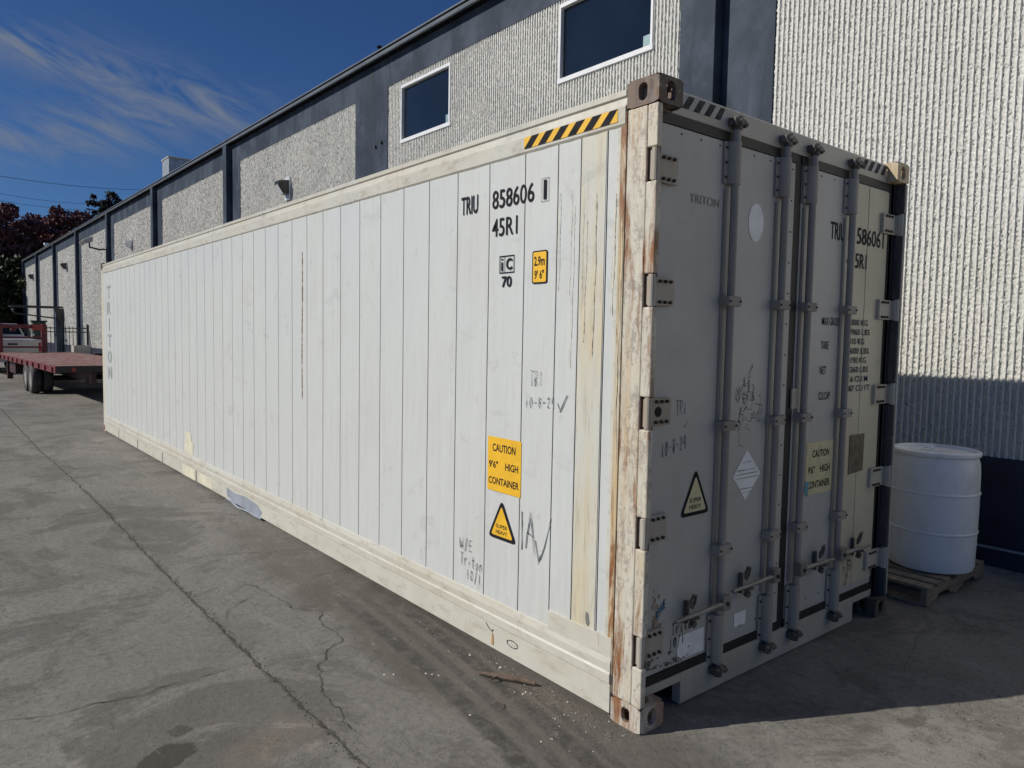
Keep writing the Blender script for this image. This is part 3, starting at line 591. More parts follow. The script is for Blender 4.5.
# header and sill
poly = [(.0, 0, 2.745), (0, 0, 0)]
mb = MB(); mb.prism([(.162, .062, 2.776), (.162, .062, 2.880), (.162, .075, 2.889), (.162, .15, 2.889), (.162, .15, 2.776)], (CW-.324, 0, 0)); mb.build('door_header', 'header', C, .004)
mb = MB(); mb.box((.036, .066, 2.777), (.16, .15, 2.790)); mb.build('header_end', 'header', C, .002); mb = MB(); mb.box((CW-.16, .066, 2.777), (CW-.036, .15, 2.790)); mb.build('header_end', 'header', C, .002)
mb = MB(); mb.box((.362, .060, .006), (2.10, .11, .162)); mb.box((.036, .060, .120), (.3615, .11, .162)); mb.box((2.1005, .060, .120), (CW-.036, .11, .162)); mb.build('door_sill', 'header', C, .003)
# ---- doors
def door(x0, x1, hx, rods, sgn, warm):
    dr = MB(); y = DOORY
    dr.box((x0, y, .207), (x1, y+.06, 2.727), 0)
    # fold lines and rivet rows
    rv = []
    for z in np.arange(.33, 2.7, .165): rv += [(x0+.022 if sgn > 0 else x1-.022, z), (x1-.03 if sgn > 0 else x0+.03, z+.05)]
    for xx in np.arange(x0+.06, x1-.05, .145): rv += [(xx, 2.70), (xx+.03, .275)]
    for (a, z) in rv: dr.tube([(a, y+.001, z), (a, y-.0035, z)], .0055, 6, 1)
    d = dr.build('door', ['door', 'bolt'], C, .004, label='left door leaf with a black hinged edge' if False else None)
    # gasket frame
    g_ = MB(); g_.box((x0-.012, .0625, .1635), (x1+.012, y+.05, .205)); g_.build('gasket', 'gasket', d); g_ = MB(); g_.box((x0-.012, .0645, 2.729), (x1+.012, y+.05, 2.7755)); g_.build('gasket', 'gasket', d)
    for i, z in enumerate(HZ):
        h = MB(); e = hx; s = sgn
        h.box((e+s*.018, .046, z-.062), (e+s*.205, .0695, z+.062), 0)
        h.tube([(e+s*.0175, .0215, z-.070), (e+s*.0175, .0215, z+.070)], .0165, 14, 0)
        h.box((e+s*.012, .022, z-.062), (e+s*.04, .056, z+.062), 0)
        for zz in (-.046, .046):
            for k in range(3): h.tube([(e+s*(.10+.036*k), .047, z+zz), (e+s*(.10+.036*k), .034, z+zz)], .0085, 6, 1)
        if i == 2 and sgn > 0: h.tube([(e+s*.115, .0465, z), (e+s*.115, .044, z)], .024, 16, 2)
        h.build('hinge', [('hinge' if sgn > 0 else 'header'), 'bolt', 'dark'], d, .0025)
    for j, rx in enumerate(rods):
        ry = .038
        rod = MB(); rod.tube([(rx, ry, .085), (rx, ry, 2.835)], .0195, 14); rr = rod.build('lock_rod', 'steel', d, smooth=True)
        st = MB(); st.box((rx-.046, y-.010, .42), (rx-.030, y-.0005, 2.5)); st.build('backing_strip', 'steel', d, .001)
        for (za, zb) in ((2.525, 2.725), (.155, .40)):
            g2 = MB(); n = 9; pts = []
            for k in range(n+1):
                t = PI*k/n; pts.append((rx-.040*math.cos(t), ry+.018-.040*math.sin(t), za))
            pts += [(rx+.062, y-.0008, za), (rx-.062, y-.0008, za)] if True else []
            pts = [(rx-.062, y-.001, za), (rx-.062, ry+.020, za)]+pts[:n+1]+[(rx+.062, ry+.020, za), (rx+.062, y-.001, za)]
            g2.prism(pts, (0, 0, zb-za), 0)
            for zz in np.linspace(za+.03, zb-.03, 3):
                for s in (-1, 1): g2.tube([(rx+s*.052, ry+.021, zz), (rx+s*.052, ry+.010, zz)], .006, 6, 1)
            g2.build('rod_housing', ['steel', 'bolt'], d, .0015)
        for z in (1.963, 1.352, .733):
            g3 = MB(); g3.box((rx-.052, ry-.026, z-.024), (rx+.052, y-.001, z+.024), 0)
            for s in (-1, 1): g3.tube([(rx+s*.043, ry-.026, z), (rx+s*.043, ry-.034, z)], .0065, 6, 1)
            g3.build('rod_guide', ['steel', 'bolt'], d, .004)
        for z, s in ((2.815, 1), (.115, -1)):
            c = MB(); c.box((rx-.044, .016, z-.018), (rx-.028, .0595, z+.020), 0); c.box((rx+.026, .010, z-.020), (rx+.042, .0595, z+.014), 0); c.tube([(rx-.035, .022, z+.006), (rx+.046, .012, z-.006)], .011, 8, 0)
            c.tube([(rx, .034, z-.034), (rx, .034, z+.030)], .0235, 12, 0); c.box((rx-.010, .006, z-.012), (rx+.018, .03, z+.018), 0); c.build('rod_cam', 'cam', d, .003)
        # handle, its catch and hub
        s = -sgn if False else (-1 if sgn > 0 else 1); z = .488 if j == (0 if sgn > 0 else 1) else .512
        z = {0: .465, 1: .515}[j] if sgn > 0 else {0: .495, 1: .50}[j]
        h = MB(); h.box((rx-.03, -.008, z-.035), (rx+.03, .03, z+.04), 0); h.tube([(rx, -.010, z), (rx, -.018, z)], .011, 8, 1)
        h.tube([(rx+s*.02, .008, z), (rx+s*.10, .0, z+.004), (rx+s*.21, .004, z-.002), (rx+s*.30, .01, z-.006), (rx+s*.38, .014, z-.010)], [.014, .013, .012, .011, .009], 8, 0)
        h.build('handle', ['zinc', 'bolt'], d, .002, smooth=False)
        k = MB(); hx_ = rx+s*.24
        k.box((hx_-.010, .050, z-.060), (hx_+.010, y-.001, z+.050), 0); k.tube([(hx_, .028, z+.02), (hx_-s*.012, .020, z+.05), (hx_-s*.004, .010, z+.088), (hx_+s*.014, .010, z+.094), (hx_+s*.020, .018, z+.065), (hx_+s*.010, .024, z+.03)], .0085, 8, 0)
        k.tube([(hx_, .03, z-.05), (hx_, .006, z-.055)], .018, 10, 0); k.box((hx_-.03, -.002, z-.03), (hx_+.03, .03, z-.018), 0)
        k.build('handle_catch', ['cam', 'bolt'], d, .002)
    return d
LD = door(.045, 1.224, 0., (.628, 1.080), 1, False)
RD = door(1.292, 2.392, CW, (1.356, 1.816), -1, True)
LD['label'] = 'left door leaf'; RD['label'] = 'right door leaf'
MB().box((1.2255, DOORY+.001, .165), (1.2905, DOORY+.05, 2.772)).build('center_gasket', 'gasket', LD)
# right leaf: warmer repainted outer skin beyond the fold line
mb = MB(); mb.box((2.075, DOORY-.0035, .25), (2.378, DOORY+.001, 2.72)); mb.build('outer_skin', 'doorwarm', RD, .001)
mb = MB(); mb.box((1.868, DOORY-.002, .25), (2.070, DOORY+.001, 2.72)); mb.build('outer_skin', 'doorwarm', RD, .001)
MB().box((1.262, DOORY-.014, 1.40), (1.322, DOORY-.0012, 1.515)).build('keeper_plate', 'header', RD, .004)
MB().box((2.424, -.001, .13), (2.4395, .058, 2.77)).build('post_lip', 'header', C, .002)

# ---- markings on the side
S_ = 'side'
text('lettering', 'TRIU', S_, 1.437, 1.277, 2.462, 2.565, 'ink', C, .008)
text('lettering', '858606', S_, 1.143, .795, 2.462, 2.562, 'ink', C, .008)
text('lettering', '1', S_, .722, .700, 2.462, 2.558, 'ink', C, .0)
mb = MB(); 
def frame(mb, pl, a0, a1, z0, z1, w_, off=.0014):
    for (p, q, r, s) in ((a0, a1, z0, z0+w_), (a0, a1, z1-w_, z1)): mb.add([place(pl, p, r, off), place(pl, q, r, off), place(pl, q, s, off), place(pl, p, s, off)], [(0, 1, 2, 3)])
    sg = 1 if a1 > a0 else -1
    for (p, q) in ((a0, a0+sg*w_), (a1-sg*w_, a1)): mb.add([place(pl, p, z0, off), place(pl, q, z0, off), place(pl, q, z1, off), place(pl, p, z1, off)], [(0, 1, 2, 3)])
frame(mb, S_, .74, .682, 2.452, 2.568, .0025); mb.build('lettering_frame', 'markergrey', C)
text('lettering', '45R1', S_, 1.143, .925, 2.312, 2.41, 'ink', C, .004)
mb = MB(); frame(mb, S_, 1.072, .945, 2.112, 2.205, .005); frame(mb, S_, 1.072, 1.028, 2.112, 2.205, .004); mb.build('emblem_frame', 'ink', C)
text('emblem_letter', 'i', S_, 1.057, 1.043, 2.124, 2.192, 'ink', C, .0); text('emblem_letter', 'C', S_, 1.014, .962, 2.128, 2.190, 'ink', C, .03)
text('emblem_number', '70', S_, 1.05, .965, 2.036, 2.096, 'ink', C, .02)
def rrect(a0, a1, z0, z1, r, n=4):
    sg = 1 if a1 > a0 else -1; P = []
    for (cx, cz, t0) in ((a1-sg*r, z0+r, -PI/2), (a1-sg*r, z1-r, 0), (a0+sg*r, z1-r, PI/2), (a0+sg*r, z0+r, PI)):
        for k in range(n+1): t = t0+PI/2*k/n; P.append((cx+sg*r*math.cos(t), cz+r*math.sin(t)))
    return P
h = patch('height_sign', S_, rrect(.798, .682, 2.044, 2.210, .012), 'ink', C); patch('sign_face', S_, rrect(.790, .690, 2.051, 2.203, .008), 'yellow', h, .0014)
text('lettering', '2.9m', S_, .782, .700, 2.132, 2.182, 'ink', h, .03, off=.0024); text('lettering', "9' 6\"", S_, .778, .705, 2.066, 2.112, 'ink', h, .03, off=.0024)
s = patch('caution_sign', S_, [(1.148, .918), (.858, .918), (.858, 1.218), (1.148, 1.218)], 'yellow', C)
text('lettering', 'CAUTION', S_, 1.105, .905, 1.138, 1.182, 'ink', s, .02, off=.002); text('lettering', '9\'6"', S_, 1.135, 1.055, 1.045, 1.085, 'ink', s, .02, off=.002); text('lettering', 'HIGH', S_, .99, .880, 1.045, 1.085, 'ink', s, .02, off=.002); text('lettering', 'CONTAINER', S_, 1.137, .872, .955, .995, 'ink', s, .02, off=.002)
def tri(pl, ax, az, bx0, bx1, bz, r, sgn):   # rounded triangle outline
    pts = [Vector((ax, az)), Vector((bx1, bz)), Vector((bx0, bz))]; P = []
    for i in range(3):
        p, a, b = pts[i], pts[i-1], pts[(i+1) % 3]; u = (a-p).normalized()*r; v = (b-p).normalized()*r
        for k in range(5): t = k/4; P.append(tuple(p+u*(1-t)**2+v*t**2))
    return P
def trisign(pl, ax, az, bx0, bx1, bz, mat, parent):
    t = patch('warning_triangle', pl, tri(pl, ax, az, bx0, bx1, bz, .035, 1), 'ink', parent)
    cx = (ax+bx0+bx1)/3; cz = (az+2*bz)/3; k = .76; q = lambda a, z: (cx+(a-cx)*k, cz+(z-cz)*k)
    (a1, z1), (b0, y0), (b1, _) = q(ax, az), q(bx0, bz), q(bx1, bz)
    patch('triangle_face', pl, tri(pl, a1, z1, b0, b1, y0, .018, 1), mat, t, .0014)
    sg = 1 if bx1 > bx0 else -1; w_ = abs(bx1-bx0)*.2
    text('lettering', 'SUPER', pl, cx-sg*w_, cx+sg*w_, cz-.012, cz+.010, 'ink', t, .02, off=.0024); text('lettering', 'HEAVY', pl, cx-sg*w_, cx+sg*w_, cz-.045, cz-.023, 'ink', t, .02, off=.0024)
trisign(S_, 1.017, .878, 1.135, .885, .655, 'yellow', C)
scrawl('handwriting', 'TRI', S_, .80, .70, 1.52, 1.60, 'markergrey', C, .004); scrawl('handwriting', '10-8-24', S_, .84, .60, 1.40, 1.455, 'markergrey', C, .004, .02); scrawl('check_mark', 'v', S_, .60, .50, 1.40, 1.50, 'marker', C, .005)
scrawl('handwriting', 'W/E', S_, 1.415, 1.28, .52, .585, 'marker', C, .004); scrawl('handwriting', 'Triton', S_, 1.405, 1.18, .425, .50, 'marker', C, .004); scrawl('handwriting', '10/1', S_, 1.345, 1.19, .35, .41, 'marker', C, .004)
scrawl('handwriting', '1', S_, .875, .80, .645, .85, 'marker', C, .005); scrawl('handwriting', 'A', S_, .825, .72, .66, .865, 'marker', C, .006)
mb = MB(); ribbon(mb, S_, [(.735, .72), (.72, .67), (.705, .615), (.69, .63), (.66, .70), (.63, .80), (.615, .86)], .005); ribbon(mb, S_, [(.708, .60), (.69, .65)], .005); mb.build('handwriting', 'marker', C)
# ring and ticks chalked on the bottom rail
mb = MB(); SX = SIDEX; SIDEX = -.0115
ribbon(mb, S_, [(.892+.045*math.cos(t), .112+.018*math.sin(t)) for t in np.linspace(0, 2*PI, 20)], .005); ribbon(mb, S_, [(1.13, .16), (1.10, .135), (1.07, .125), (1.06, .14)], .006); mb.build('rail_marking', 'marker', C)
patch('rust_spot', S_, [(1.075, .05), (1.055, .05), (1.06, .11), (1.072, .12)], simple('rust_run', (.40, .22, .09), .8), C)
SIDEX = SX
random.seed(31); mb = MB()
for y0 in (.235, .228, .19, .41, .43, .50, .52, .35, .60, .183):
    zt_ = random.uniform(2.3, 2.7); zb_ = zt_-random.uniform(.3, 1.4); ph = random.random()*6
    ribbon(mb, S_, [(y0+.004*math.sin(z*6+ph)+.002*math.sin(z*23), z) for z in np.linspace(zt_, zb_, 50)], random.uniform(.0025, .005), .0052)
mb.build('rust_runs', simple('faint_rust', (.52, .45, .33), .8, var=.35, scale=14), C)
patch('paint_scrape', S_, [(.352, .46), (.335, .455), (.325, .41), (.335, .39), (.35, .40), (.356, .43)], simple('bare_metal', (.17, .17, .17), .6), C)
# owner's name running down the far end
zt = 2.49
for i, ch in enumerate('TRITON'):
    z1_ = zt-i*.268; a0, a1 = (11.72, 11.42) if ch != 'I' else (11.60, 11.54)
    text('faded_lettering', ch, S_, a0, a1, z1_-.205, z1_, 'inkfade', C, .02)
# rust line, dents, cream repair patches and a bent blue-grey rail section
mb = MB(); ribbon(mb, S_, [(3.70+.006*math.sin(z*5), z) for z in np.linspace(2.43, 1.22, 60)], .011); mb.build('rust_streak', simple('dry_rust', (.30, .14, .06), .8, var=.4, scale=20), C)
patch('repair_patch', S_, [(7.17, .31), (6.83, .31), (6.85, .38), (6.82, .45), (6.90, .47), (6.93, .57), (7.05, .56), (7.17, .585), (7.15, .48), (7.18, .40)], 'cream', C, .001)
SIDEX = -.0105
patch('repair_patch', S_, [(7.25, .03), (6.75, .03), (6.75, .16), (7.25, .16)], 'cream', C); patch('repair_patch', S_, [(6.6, .04), (6.1, .04), (6.1, .15), (6.6, .15)], 'cream', C)
SIDEX = SX
SIDEX = -.0105
patch('repair_patch', S_, [(5.62, .15), (5.60, .06), (5.30, .032), (5.0, .031), (4.66, .031), (4.60, .085), (4.75, .14), (5.05, .155), (5.35, .135)], 'bluepatch', C, label='blue-grey repainted dent on the bottom rail')
SIDEX = SX
mb = MB(); ys = np.linspace(5.62, 4.62, 18); mb.tube([(-.010-.022*math.sin(PI*i/17)**2, y, .026+.006*math.sin(i*.7)) for i, y in enumerate(ys)], .010, 8)
mb.build('bent_rail_lip', 'bluepatch', C, smooth=True)
for y in (8.2, 6.68, 9.6, 10.9): MB().box((-.013, y, .035), (-.009, y+.018, .16)).build('rail_tab', 'bolt', C)
# hazard stripes on the top rail
def stripes(pl, a0, a1, z0, z1, n, base, parent, off):
    h = patch('hazard_stripe', pl, [(a0, z0), (a1, z0), (a1, z1), (a0, z1)], base, parent, off); w_ = (a1-a0)/n
    mb = MB()
    for i in range(n):
        p = a0+w_*i; q = .55*w_; sh = w_*.55
        lo = [p, p+q]; hi = [p+sh, p+q+sh]
        hi = [min(max(v, min(a0, a1)), max(a0, a1)) for v in hi]; lo = [min(max(v, min(a0, a1)), max(a0, a1)) for v in lo]
        mb.add([place(pl, lo[0], z0, off+.0012), place(pl, lo[1], z0, off+.0012), place(pl, hi[1], z1, off+.0012), place(pl, hi[0], z1, off+.0012)], [(0, 1, 2, 3)])
    mb.build('black_bars', 'ink' if base == 'yellow' else 'oldblack', h)
SIDEX = -.0105; stripes(S_, .87, .222, 2.735, 2.792, 6, 'yellow', C, .0); SIDEX = SX
DY = DOORY; DOORY = .0625
stripes('door', .235, .56, 2.812, 2.872, 4, 'greydecal', C, .0); stripes('door', 1.935, 2.27, 2.812, 2.872, 4, 'greydecal', C, .0)
DOORY = DY
# ---- markings on the doors (positions read on the plane y=0, moved back to the leaf)
D_ = 'door'
def dtext(s, x0, x1, z0, z1, mat='ink', parent=RD, bold=.01, off=.0012, name='lettering'):
    a, z_a = dp(x0, z0); b, z_b = dp(x1, z1); return text(name, s, D_, a, b, z_a, z_b, mat, parent, bold, off=off)
dtext('TRIU', 1.49, 1.652, 2.345, 2.442); dtext('8', 1.70, 1.74, 2.345, 2.442, off=.0045); dtext('586061', 1.795, 2.132, 2.345, 2.442, off=.0045); dtext('4', 1.695, 1.74, 2.205, 2.292, off=.0045); dtext('5R1', 1.787, 1.925, 2.205, 2.292, off=.0045)
for s_, z in (('MAX GROSS', 1.866), ('TARE', 1.732), ('NET', 1.592), ('CU.CAP', 1.447)):
    dtext(s_, 1.44, 1.44+{'MAX GROSS': .195, 'TARE': .085, 'NET': .07, 'CU.CAP': .125}[s_], z, z+.045, 'marker')
for i, s_ in enumerate(('34000 KG', '74960 LBS', '4810 KG', '10600 LBS', '29190 KG', '64360 LBS', '67.6 CU M', '2387 CU FT')):
    z = 1.872-.0555*i; a = 1.715; dtext(s_, a, a+.035*len(s_)*.93, z, z+.036, 'marker', off=.0045)
def dpatch(name, pts, mat, parent, off=.0006, label=None): return patch(name, D_, [dp(*p) for p in pts], mat, parent, off, label=label)
s = dpatch('caution_sign', [(1.335, .918), (1.638, .915), (1.620, 1.215), (1.320, 1.215)][:0] or [(1.335, .915), (1.632, .915), (1.632, 1.213), (1.335, 1.213)], 'paleyel', RD)
for s_, a, b, z in (('CAUTION', 1.40, 1.585, 1.125), ("9'6\"", 1.36, 1.43, 1.035), ('HIGH', 1.49, 1.60, 1.035), ('CONTAINER', 1.355, 1.605, .95)): dtext(s_, a, b, z, z+.042, 'ink', s, .02, .002)
dpatch('tape_scrap', [(1.325, .93), (1.365, .91), (1.372, .99), (1.345, 1.00), (1.33, .98)], 'teal', RD, .0022)
dpatch('data_plate', [(1.822, .985), (2.0, .995), (2.005, 1.222), (1.822, 1.222)], 'plate', RD, .0045)
a, z = dp(.345, 1.175); b0, zb = dp(.232, .952); b1, _ = dp(.458, .952)
trisign(D_, a, z, b0, b1, zb, 'paleyel', LD)
d_ = dpatch('diamond_label', [(.757, .968), (.885, 1.097), (.757, 1.226), (.642, 1.100)], 'whitelabel', LD)
mb = MB()
for z, a, b in ((1.165, .71, .80), (1.125, .675, .84), (1.105, .66, .86), (1.085, .67, .86), (1.03, .71, .82), (1.01, .72, .80)):
    (p, q), (r, s2) = dp(a, z), dp(b, z); ribbon(mb, D_, [(p, q), ((p+r)/2, q), (r, s2)], .004, .002)
mb.build('fine_print', 'markergrey', d_)
cx, cz = dp(.758, 2.352); patch('round_decal', D_, [(cx+.066*math.cos(t), cz+.096*math.sin(t)) for t in np.linspace(0, 2*PI, 32, endpoint=False)], 'whitelabel', LD)
dpatch('paper_label', [(.248, .275), (.45, .275), (.45, .39), (.248, .39)], 'whitelabel', LD); dpatch('paper_label', [(.70, .325), (.80, .325), (.80, .395), (.70, .395)], 'whitelabel', LD)
text('blue_lettering', 'RWE', D_, dp(.085, .5)[0], dp(.15, .5)[0], dp(0, .50)[1], dp(0, .545)[1], 'blue', LD, .03, skew=.055)
def dscr(name, s, x0, x1, z0, z1, mat='marker', wd=.004, slope=0.): (a, za), (b, zb) = dp(x0, z0), dp(x1, z1); return scrawl(name, s, D_, a, b, za, zb, mat, LD, wd, slope)
dscr('handwriting', 'TRI', .18, .26, 1.43, 1.50, wd=.003); dscr('check_mark', 'v', .23, .275, 1.37, 1.405, wd=.003); dscr('handwriting', '10-8-24', .085, .265, 1.245, 1.31, wd=.0035, slope=.03)
dscr('handwriting', 'Triton', .20, .385, .405, .462, wd=.006, slope=.005); dscr('handwriting', '10/1', .185, .30, .345, .392, wd=.006, slope=.005)
dtext('TRITON', .23, .45, 2.385, 2.425, 'steel', LD, name='ghost_lettering')
random.seed(5); mb = MB()
for k in range(26):
    x, z = dp(.73+random.gauss(0, .05), 1.44+random.gauss(0, .07)); pts = [(x, z)]
    for j in range(5): pts.append((pts[-1][0]+random.gauss(.0, .018), pts[-1][1]+random.gauss(0, .025)))
    ribbon(mb, D_, pts, .003)
mb.build('scribble', 'marker', LD)
# bare patches at the foot of the left door
random.seed(9)
def flecks(name, mat, n, fx, fz, r0, r1, off, asp, clump):
    mb = MB()
    for k in range(n):
        if k % clump == 0: cx, cz = fx(), fz()
        x = cx+random.gauss(0, .014); z = cz+random.gauss(0, .010*asp); r = random.uniform(r0, r1)**1
        P = [place(D_, x+r*math.cos(t)*random.uniform(.35, 1.2), z+r*asp*math.sin(t)*random.uniform(.35, 1.1), off+.00002*k) for t in np.linspace(0, 2*PI, 9, endpoint=False)]; mb.add(P, [tuple(range(9))])
    return mb.build(name, mat, LD if off < .004 else RD)
M['bare'] = simple('bare_rusty_steel', (.12, .10, .08), .8, var=.5, scale=40); M['drust'] = simple('door_rust', (.30, .19, .10), .8, var=.4, scale=40)
flecks('peeled_paint', 'bare', 110, lambda: .07+random.random()*.34, lambda: .225+random.random()**2*.06, .003, .010, .0010, .7, 6)
flecks('rust_spots', 'drust', 60, lambda: .16+random.gauss(0, .015), lambda: .50+random.gauss(0, .06), .0015, .005, .0010, 3.0, 5)
flecks('rust_spots', 'drust', 50, lambda: 2.02+random.gauss(0, .035), lambda: .36+random.gauss(0, .05), .0015, .006, .0046, 2.5, 5)
flecks('rust_spots', 'bare', 60, lambda: .055+random.random()*.012, lambda: .3+random.random()*.6, .0015, .005, .0010, 3.0, 4)

# ------------------------------------------------------------------ DRUM AND PALLET
PZ = .135
P = thing('wooden_pallet', 'small worn wooden pallet on the ground under the white drum', 'pallet', (2.76, -.125, 0), -.01)
random.seed(3)
for k, y in enumerate((.0, .48, .99)):
    MB().box((0, y, .022), (1.02, y+.04, .112)).build('stringer', 'wood', P, .003) if k else MB().prism([(0, 0, .022), (0, 0, .112), (1.02, 0, .112), (1.02, 0, .022), (.86, 0, .022), (.82, 0, .055), (.66, 0, .055), (.62, 0, .022), (.40, 0, .022), (.36, 0, .055), (.2, 0, .055), (.16, 0, .022)], (0, .04, 0)).build('stringer', 'wood', P, .002)
for x in (0, .46, .92): MB().box((x, -.0, .002), (x+.10, 1.03, .020)).build('bottom_board', 'wood', P, .002)
for i, x in enumerate((.0, .14, .29, .46, .62, .77, .92)):
    MB().box((x, -.004+random.uniform(-.01, .01), .1135), (x+.10, 1.03, .1325+random.uniform(0, .003))).build('deck_board', 'wood', P, .002)
DR = thing('plastic_drum', 'white plastic drum with two raised hoops standing on a wooden pallet', 'drum', (3.345, .085, PZ+.002))

prof = [(0, 0), (.25, 0), (.274, .010), (.283, .04), (.284, .10), (.288, .26), (.288, .278), (.294, .284), (.294, .292), (.288, .298), (.290, .43), (.290, .558), (.296, .564), (.296, .572), (.290, .578), (.288, .70), (.283, .78), (.272, .815), (.272, .826), (.286, .834), (.290, .848), (.286, .862), (.272, .868), (.262, .862), (.256, .845), (.1, .838), (0, .836)]
MB().lathe(prof, (0, 0, 0), 72).build('drum_body', 'drum', DR, smooth=True)
for a in (.6, 3.75):
    x, y = .19*math.cos(a), .19*math.sin(a); MB().tube([(x, y, .83), (x, y, .856)], .036, 20).tube([(x, y, .856), (x, y, .862)], .025, 20).build('bung', 'whitelabel', DR, .002)
mb = MB()
for k in range(3): mb.box((-.23+.13*k, -.05, .837), (-.16+.13*k, .12, .8465))
mb.build('lid_ribs', 'drum', DR, .003)

# ------------------------------------------------------------------ FLATBED TRAILER
T = thing('flatbed_trailer', 'red gooseneck flatbed trailer parked beyond the far end of the white container', 'trailer', (.02, 17.9, 0), .035)
TW, TL, TZ = 2.45, 11.6, .885
MB().box((0, .06, TZ-.05), (TW, TL, TZ)).build('deck', 'deck', T, .006)
mb = MB(); mb.box((-.03, 0, TZ-.17), (.0, TL, TZ-.003)); 
for k in range(12): mb.box((-.07, .25+k*.95, TZ-.15), (-.031, .38+k*.95, TZ-.03))
mb.build('side_rail', 'redpaint', T, .006)
MB().box((TW, 0, TZ-.17), (TW+.03, TL, TZ-.003)).build('side_rail', 'redpaint', T, .006)
MB().box((0, 0.0, TZ-.16), (TW, .058, TZ-.002)).build('rear_beam', 'blackmetal', T, .006)
for x in (.75, 1.6): MB().box((x, .1, TZ-.42), (x+.1, TL-.1, TZ-.052)).build('frame_beam', 'maroon', T, .006)
mb = MB()
for k in range(14): mb.box((.0, .5+k*.82, TZ-.14), (TW, .56+k*.82, TZ-.052))
mb.build('cross_member', 'maroon', T, .004)
for x in (.35, 2.0): MB().tube([(x, -.002, TZ-.09), (x, -.03, TZ-.09)], .05, 14).build('tail_light', 'tail', T, smooth=True)
MB().box((.55, -.02, .36), (1.9, .05, .46)).build('rear_bumper', 'blackmetal', T, .01)
for x in (.6, 1.85): MB().box((x, .0, .46), (x+.07, .05, TZ-.16)).build('bumper_bracket', 'maroon', T, .004)
def wheel(parent, x, y, rad, wd, side, rim='rim'):
    w_ = MB(); pr = [(rad*.60, -wd/2), (rad*.9, -wd/2), (rad*.98, -wd*.38), (rad, -wd*.2), (rad, wd*.2), (rad*.98, wd*.38), (rad*.9, wd/2), (rad*.60, wd/2)]
    n = 32
    for r, a in pr:
        for k in range(n): t = 2*PI*k/n; w_.v.append((x+a, y+r*math.cos(t), rad+.002+r*math.sin(t)))
    for i in range(len(pr)-1):
        for k in range(n): w_.f.append((i*n+k, i*n+(k+1) % n, (i+1)*n+(k+1) % n, (i+1)*n+k)); w_.mi.append(0)
    ty = w_.build('wheel', 'rubber', parent, smooth=True)
    s = side; w2 = MB(); w2.tube([(x-s*wd*.45, y, rad), (x-s*wd*.15, y, rad), (x+s*wd*.1, y, rad)], [rad*.61, rad*.55, rad*.5], 24); w2.tube([(x-s*wd*.05, y, rad), (x-s*wd*.4, y, rad)], rad*.2, 14)
    w2.build('rim', rim, ty, smooth=True)
for y in (3.45, 4.32):
    for x, s in ((-.02, 1), (.26, 1), (TW-.26, -1), (TW+.02, -1)): wheel(T, x+s*.06, y, .385, .22, s)
    MB().tube([(.1, y, .387), (TW-.1, y, .387)], .05, 10).build('axle', 'maroon', T, smooth=True)
MB().box((.62, 4.9, .08), (.68, 5.0, .5)).build('frame_hanger', 'maroon', T, .004)
# gooseneck frame at the front
gn = MB(); cx = .78
for s in (-1, 1):
    x = cx+s*.66; gn.box((x-.08, TL-.35, TZ+.001), (x+.08, TL-.15, TZ+1.02)); gn.box((x-.07, TL-.15, TZ+.82), (x+.07, TL+2.1, TZ+1.0))
for z in (.86, .50, .16): gn.box((cx-.58, TL-.32, TZ+z), (cx+.58, TL-.2, TZ+z+(.14 if z > .8 else .06)))
gn.box((cx-.09, TL+1.9, TZ+.75), (cx+.09, TL+2.08, TZ+.95)); gn.build('gooseneck', 'redpaint', T, .012)
MB().box((cx+.30, TL-.37, TZ+.80), (cx+.62, TL-.355, TZ+1.0)).build('reflector_plate', 'tail', T, .004)
MB().box((cx+.28, TL-.36, TZ+.60), (cx+.36, TL-.325, TZ+.68)).build('marker_lamp', 'lampglass', T, .004)
for x in (.12, 2.2): MB().box((x, TL-2.0, .05), (x+.16, TL-1.84, TZ-.16)).build('landing_leg', 'maroon', T, .006)
MB().box((.15, TL-3.6, .30), (.72, TL-2.3, TZ-.17)).build('tool_box', 'maroon', T, .01)

# ------------------------------------------------------------------ PICKUP
K = thing('pickup_truck', 'silver pickup truck seen from behind, hitched to the red gooseneck trailer', 'pickup', (.30, 31.6, 0), .13)
def extr(mb, prof, x0, x1, mi=0): mb.prism([(x0, y, z) for y, z in prof], (x1-x0, 0, 0), mi)
mb = MB(); extr(mb, [(0, .55), (0, 1.30), (2.0, 1.34), (2.05, 1.42), (4.1, 1.40), (4.3, 1.15), (5.5, 1.08), (5.75, .9), (5.75, .5), (5.2, .45), (5.05, .8), (4.3, .8), (4.15, .45), (1.75, .45), (1.6, .8), (.9, .8), (.75, .5)], -.98, .98); mb.build('body', 'silver', K, .04, seg=3)
mb = MB(); mb.add([(-.9, 2.1, 1.40), (.9, 2.1, 1.40), (.9, 4.2, 1.38), (-.9, 4.2, 1.38), (-.72, 2.35, 1.93), (.72, 2.35, 1.93), (.72, 3.7, 1.93), (-.72, 3.7, 1.93)], [(0, 3, 2, 1), (4, 5, 6, 7), (0, 1, 5, 4), (1, 2, 6, 5), (2, 3, 7, 6), (3, 0, 4, 7)]); mb.build('cab', 'silver', K, .05, seg=3)
mb = MB(); mb.add([(-.78, 2.13, 1.50), (.78, 2.13, 1.50), (.68, 2.29, 1.86), (-.68, 2.29, 1.86)], [(0, 1, 2, 3)]); o = mb.build('rear_window', 'carglass', K); m_ = o.modifiers.new('s', 'SOLIDIFY'); m_.thickness = .02
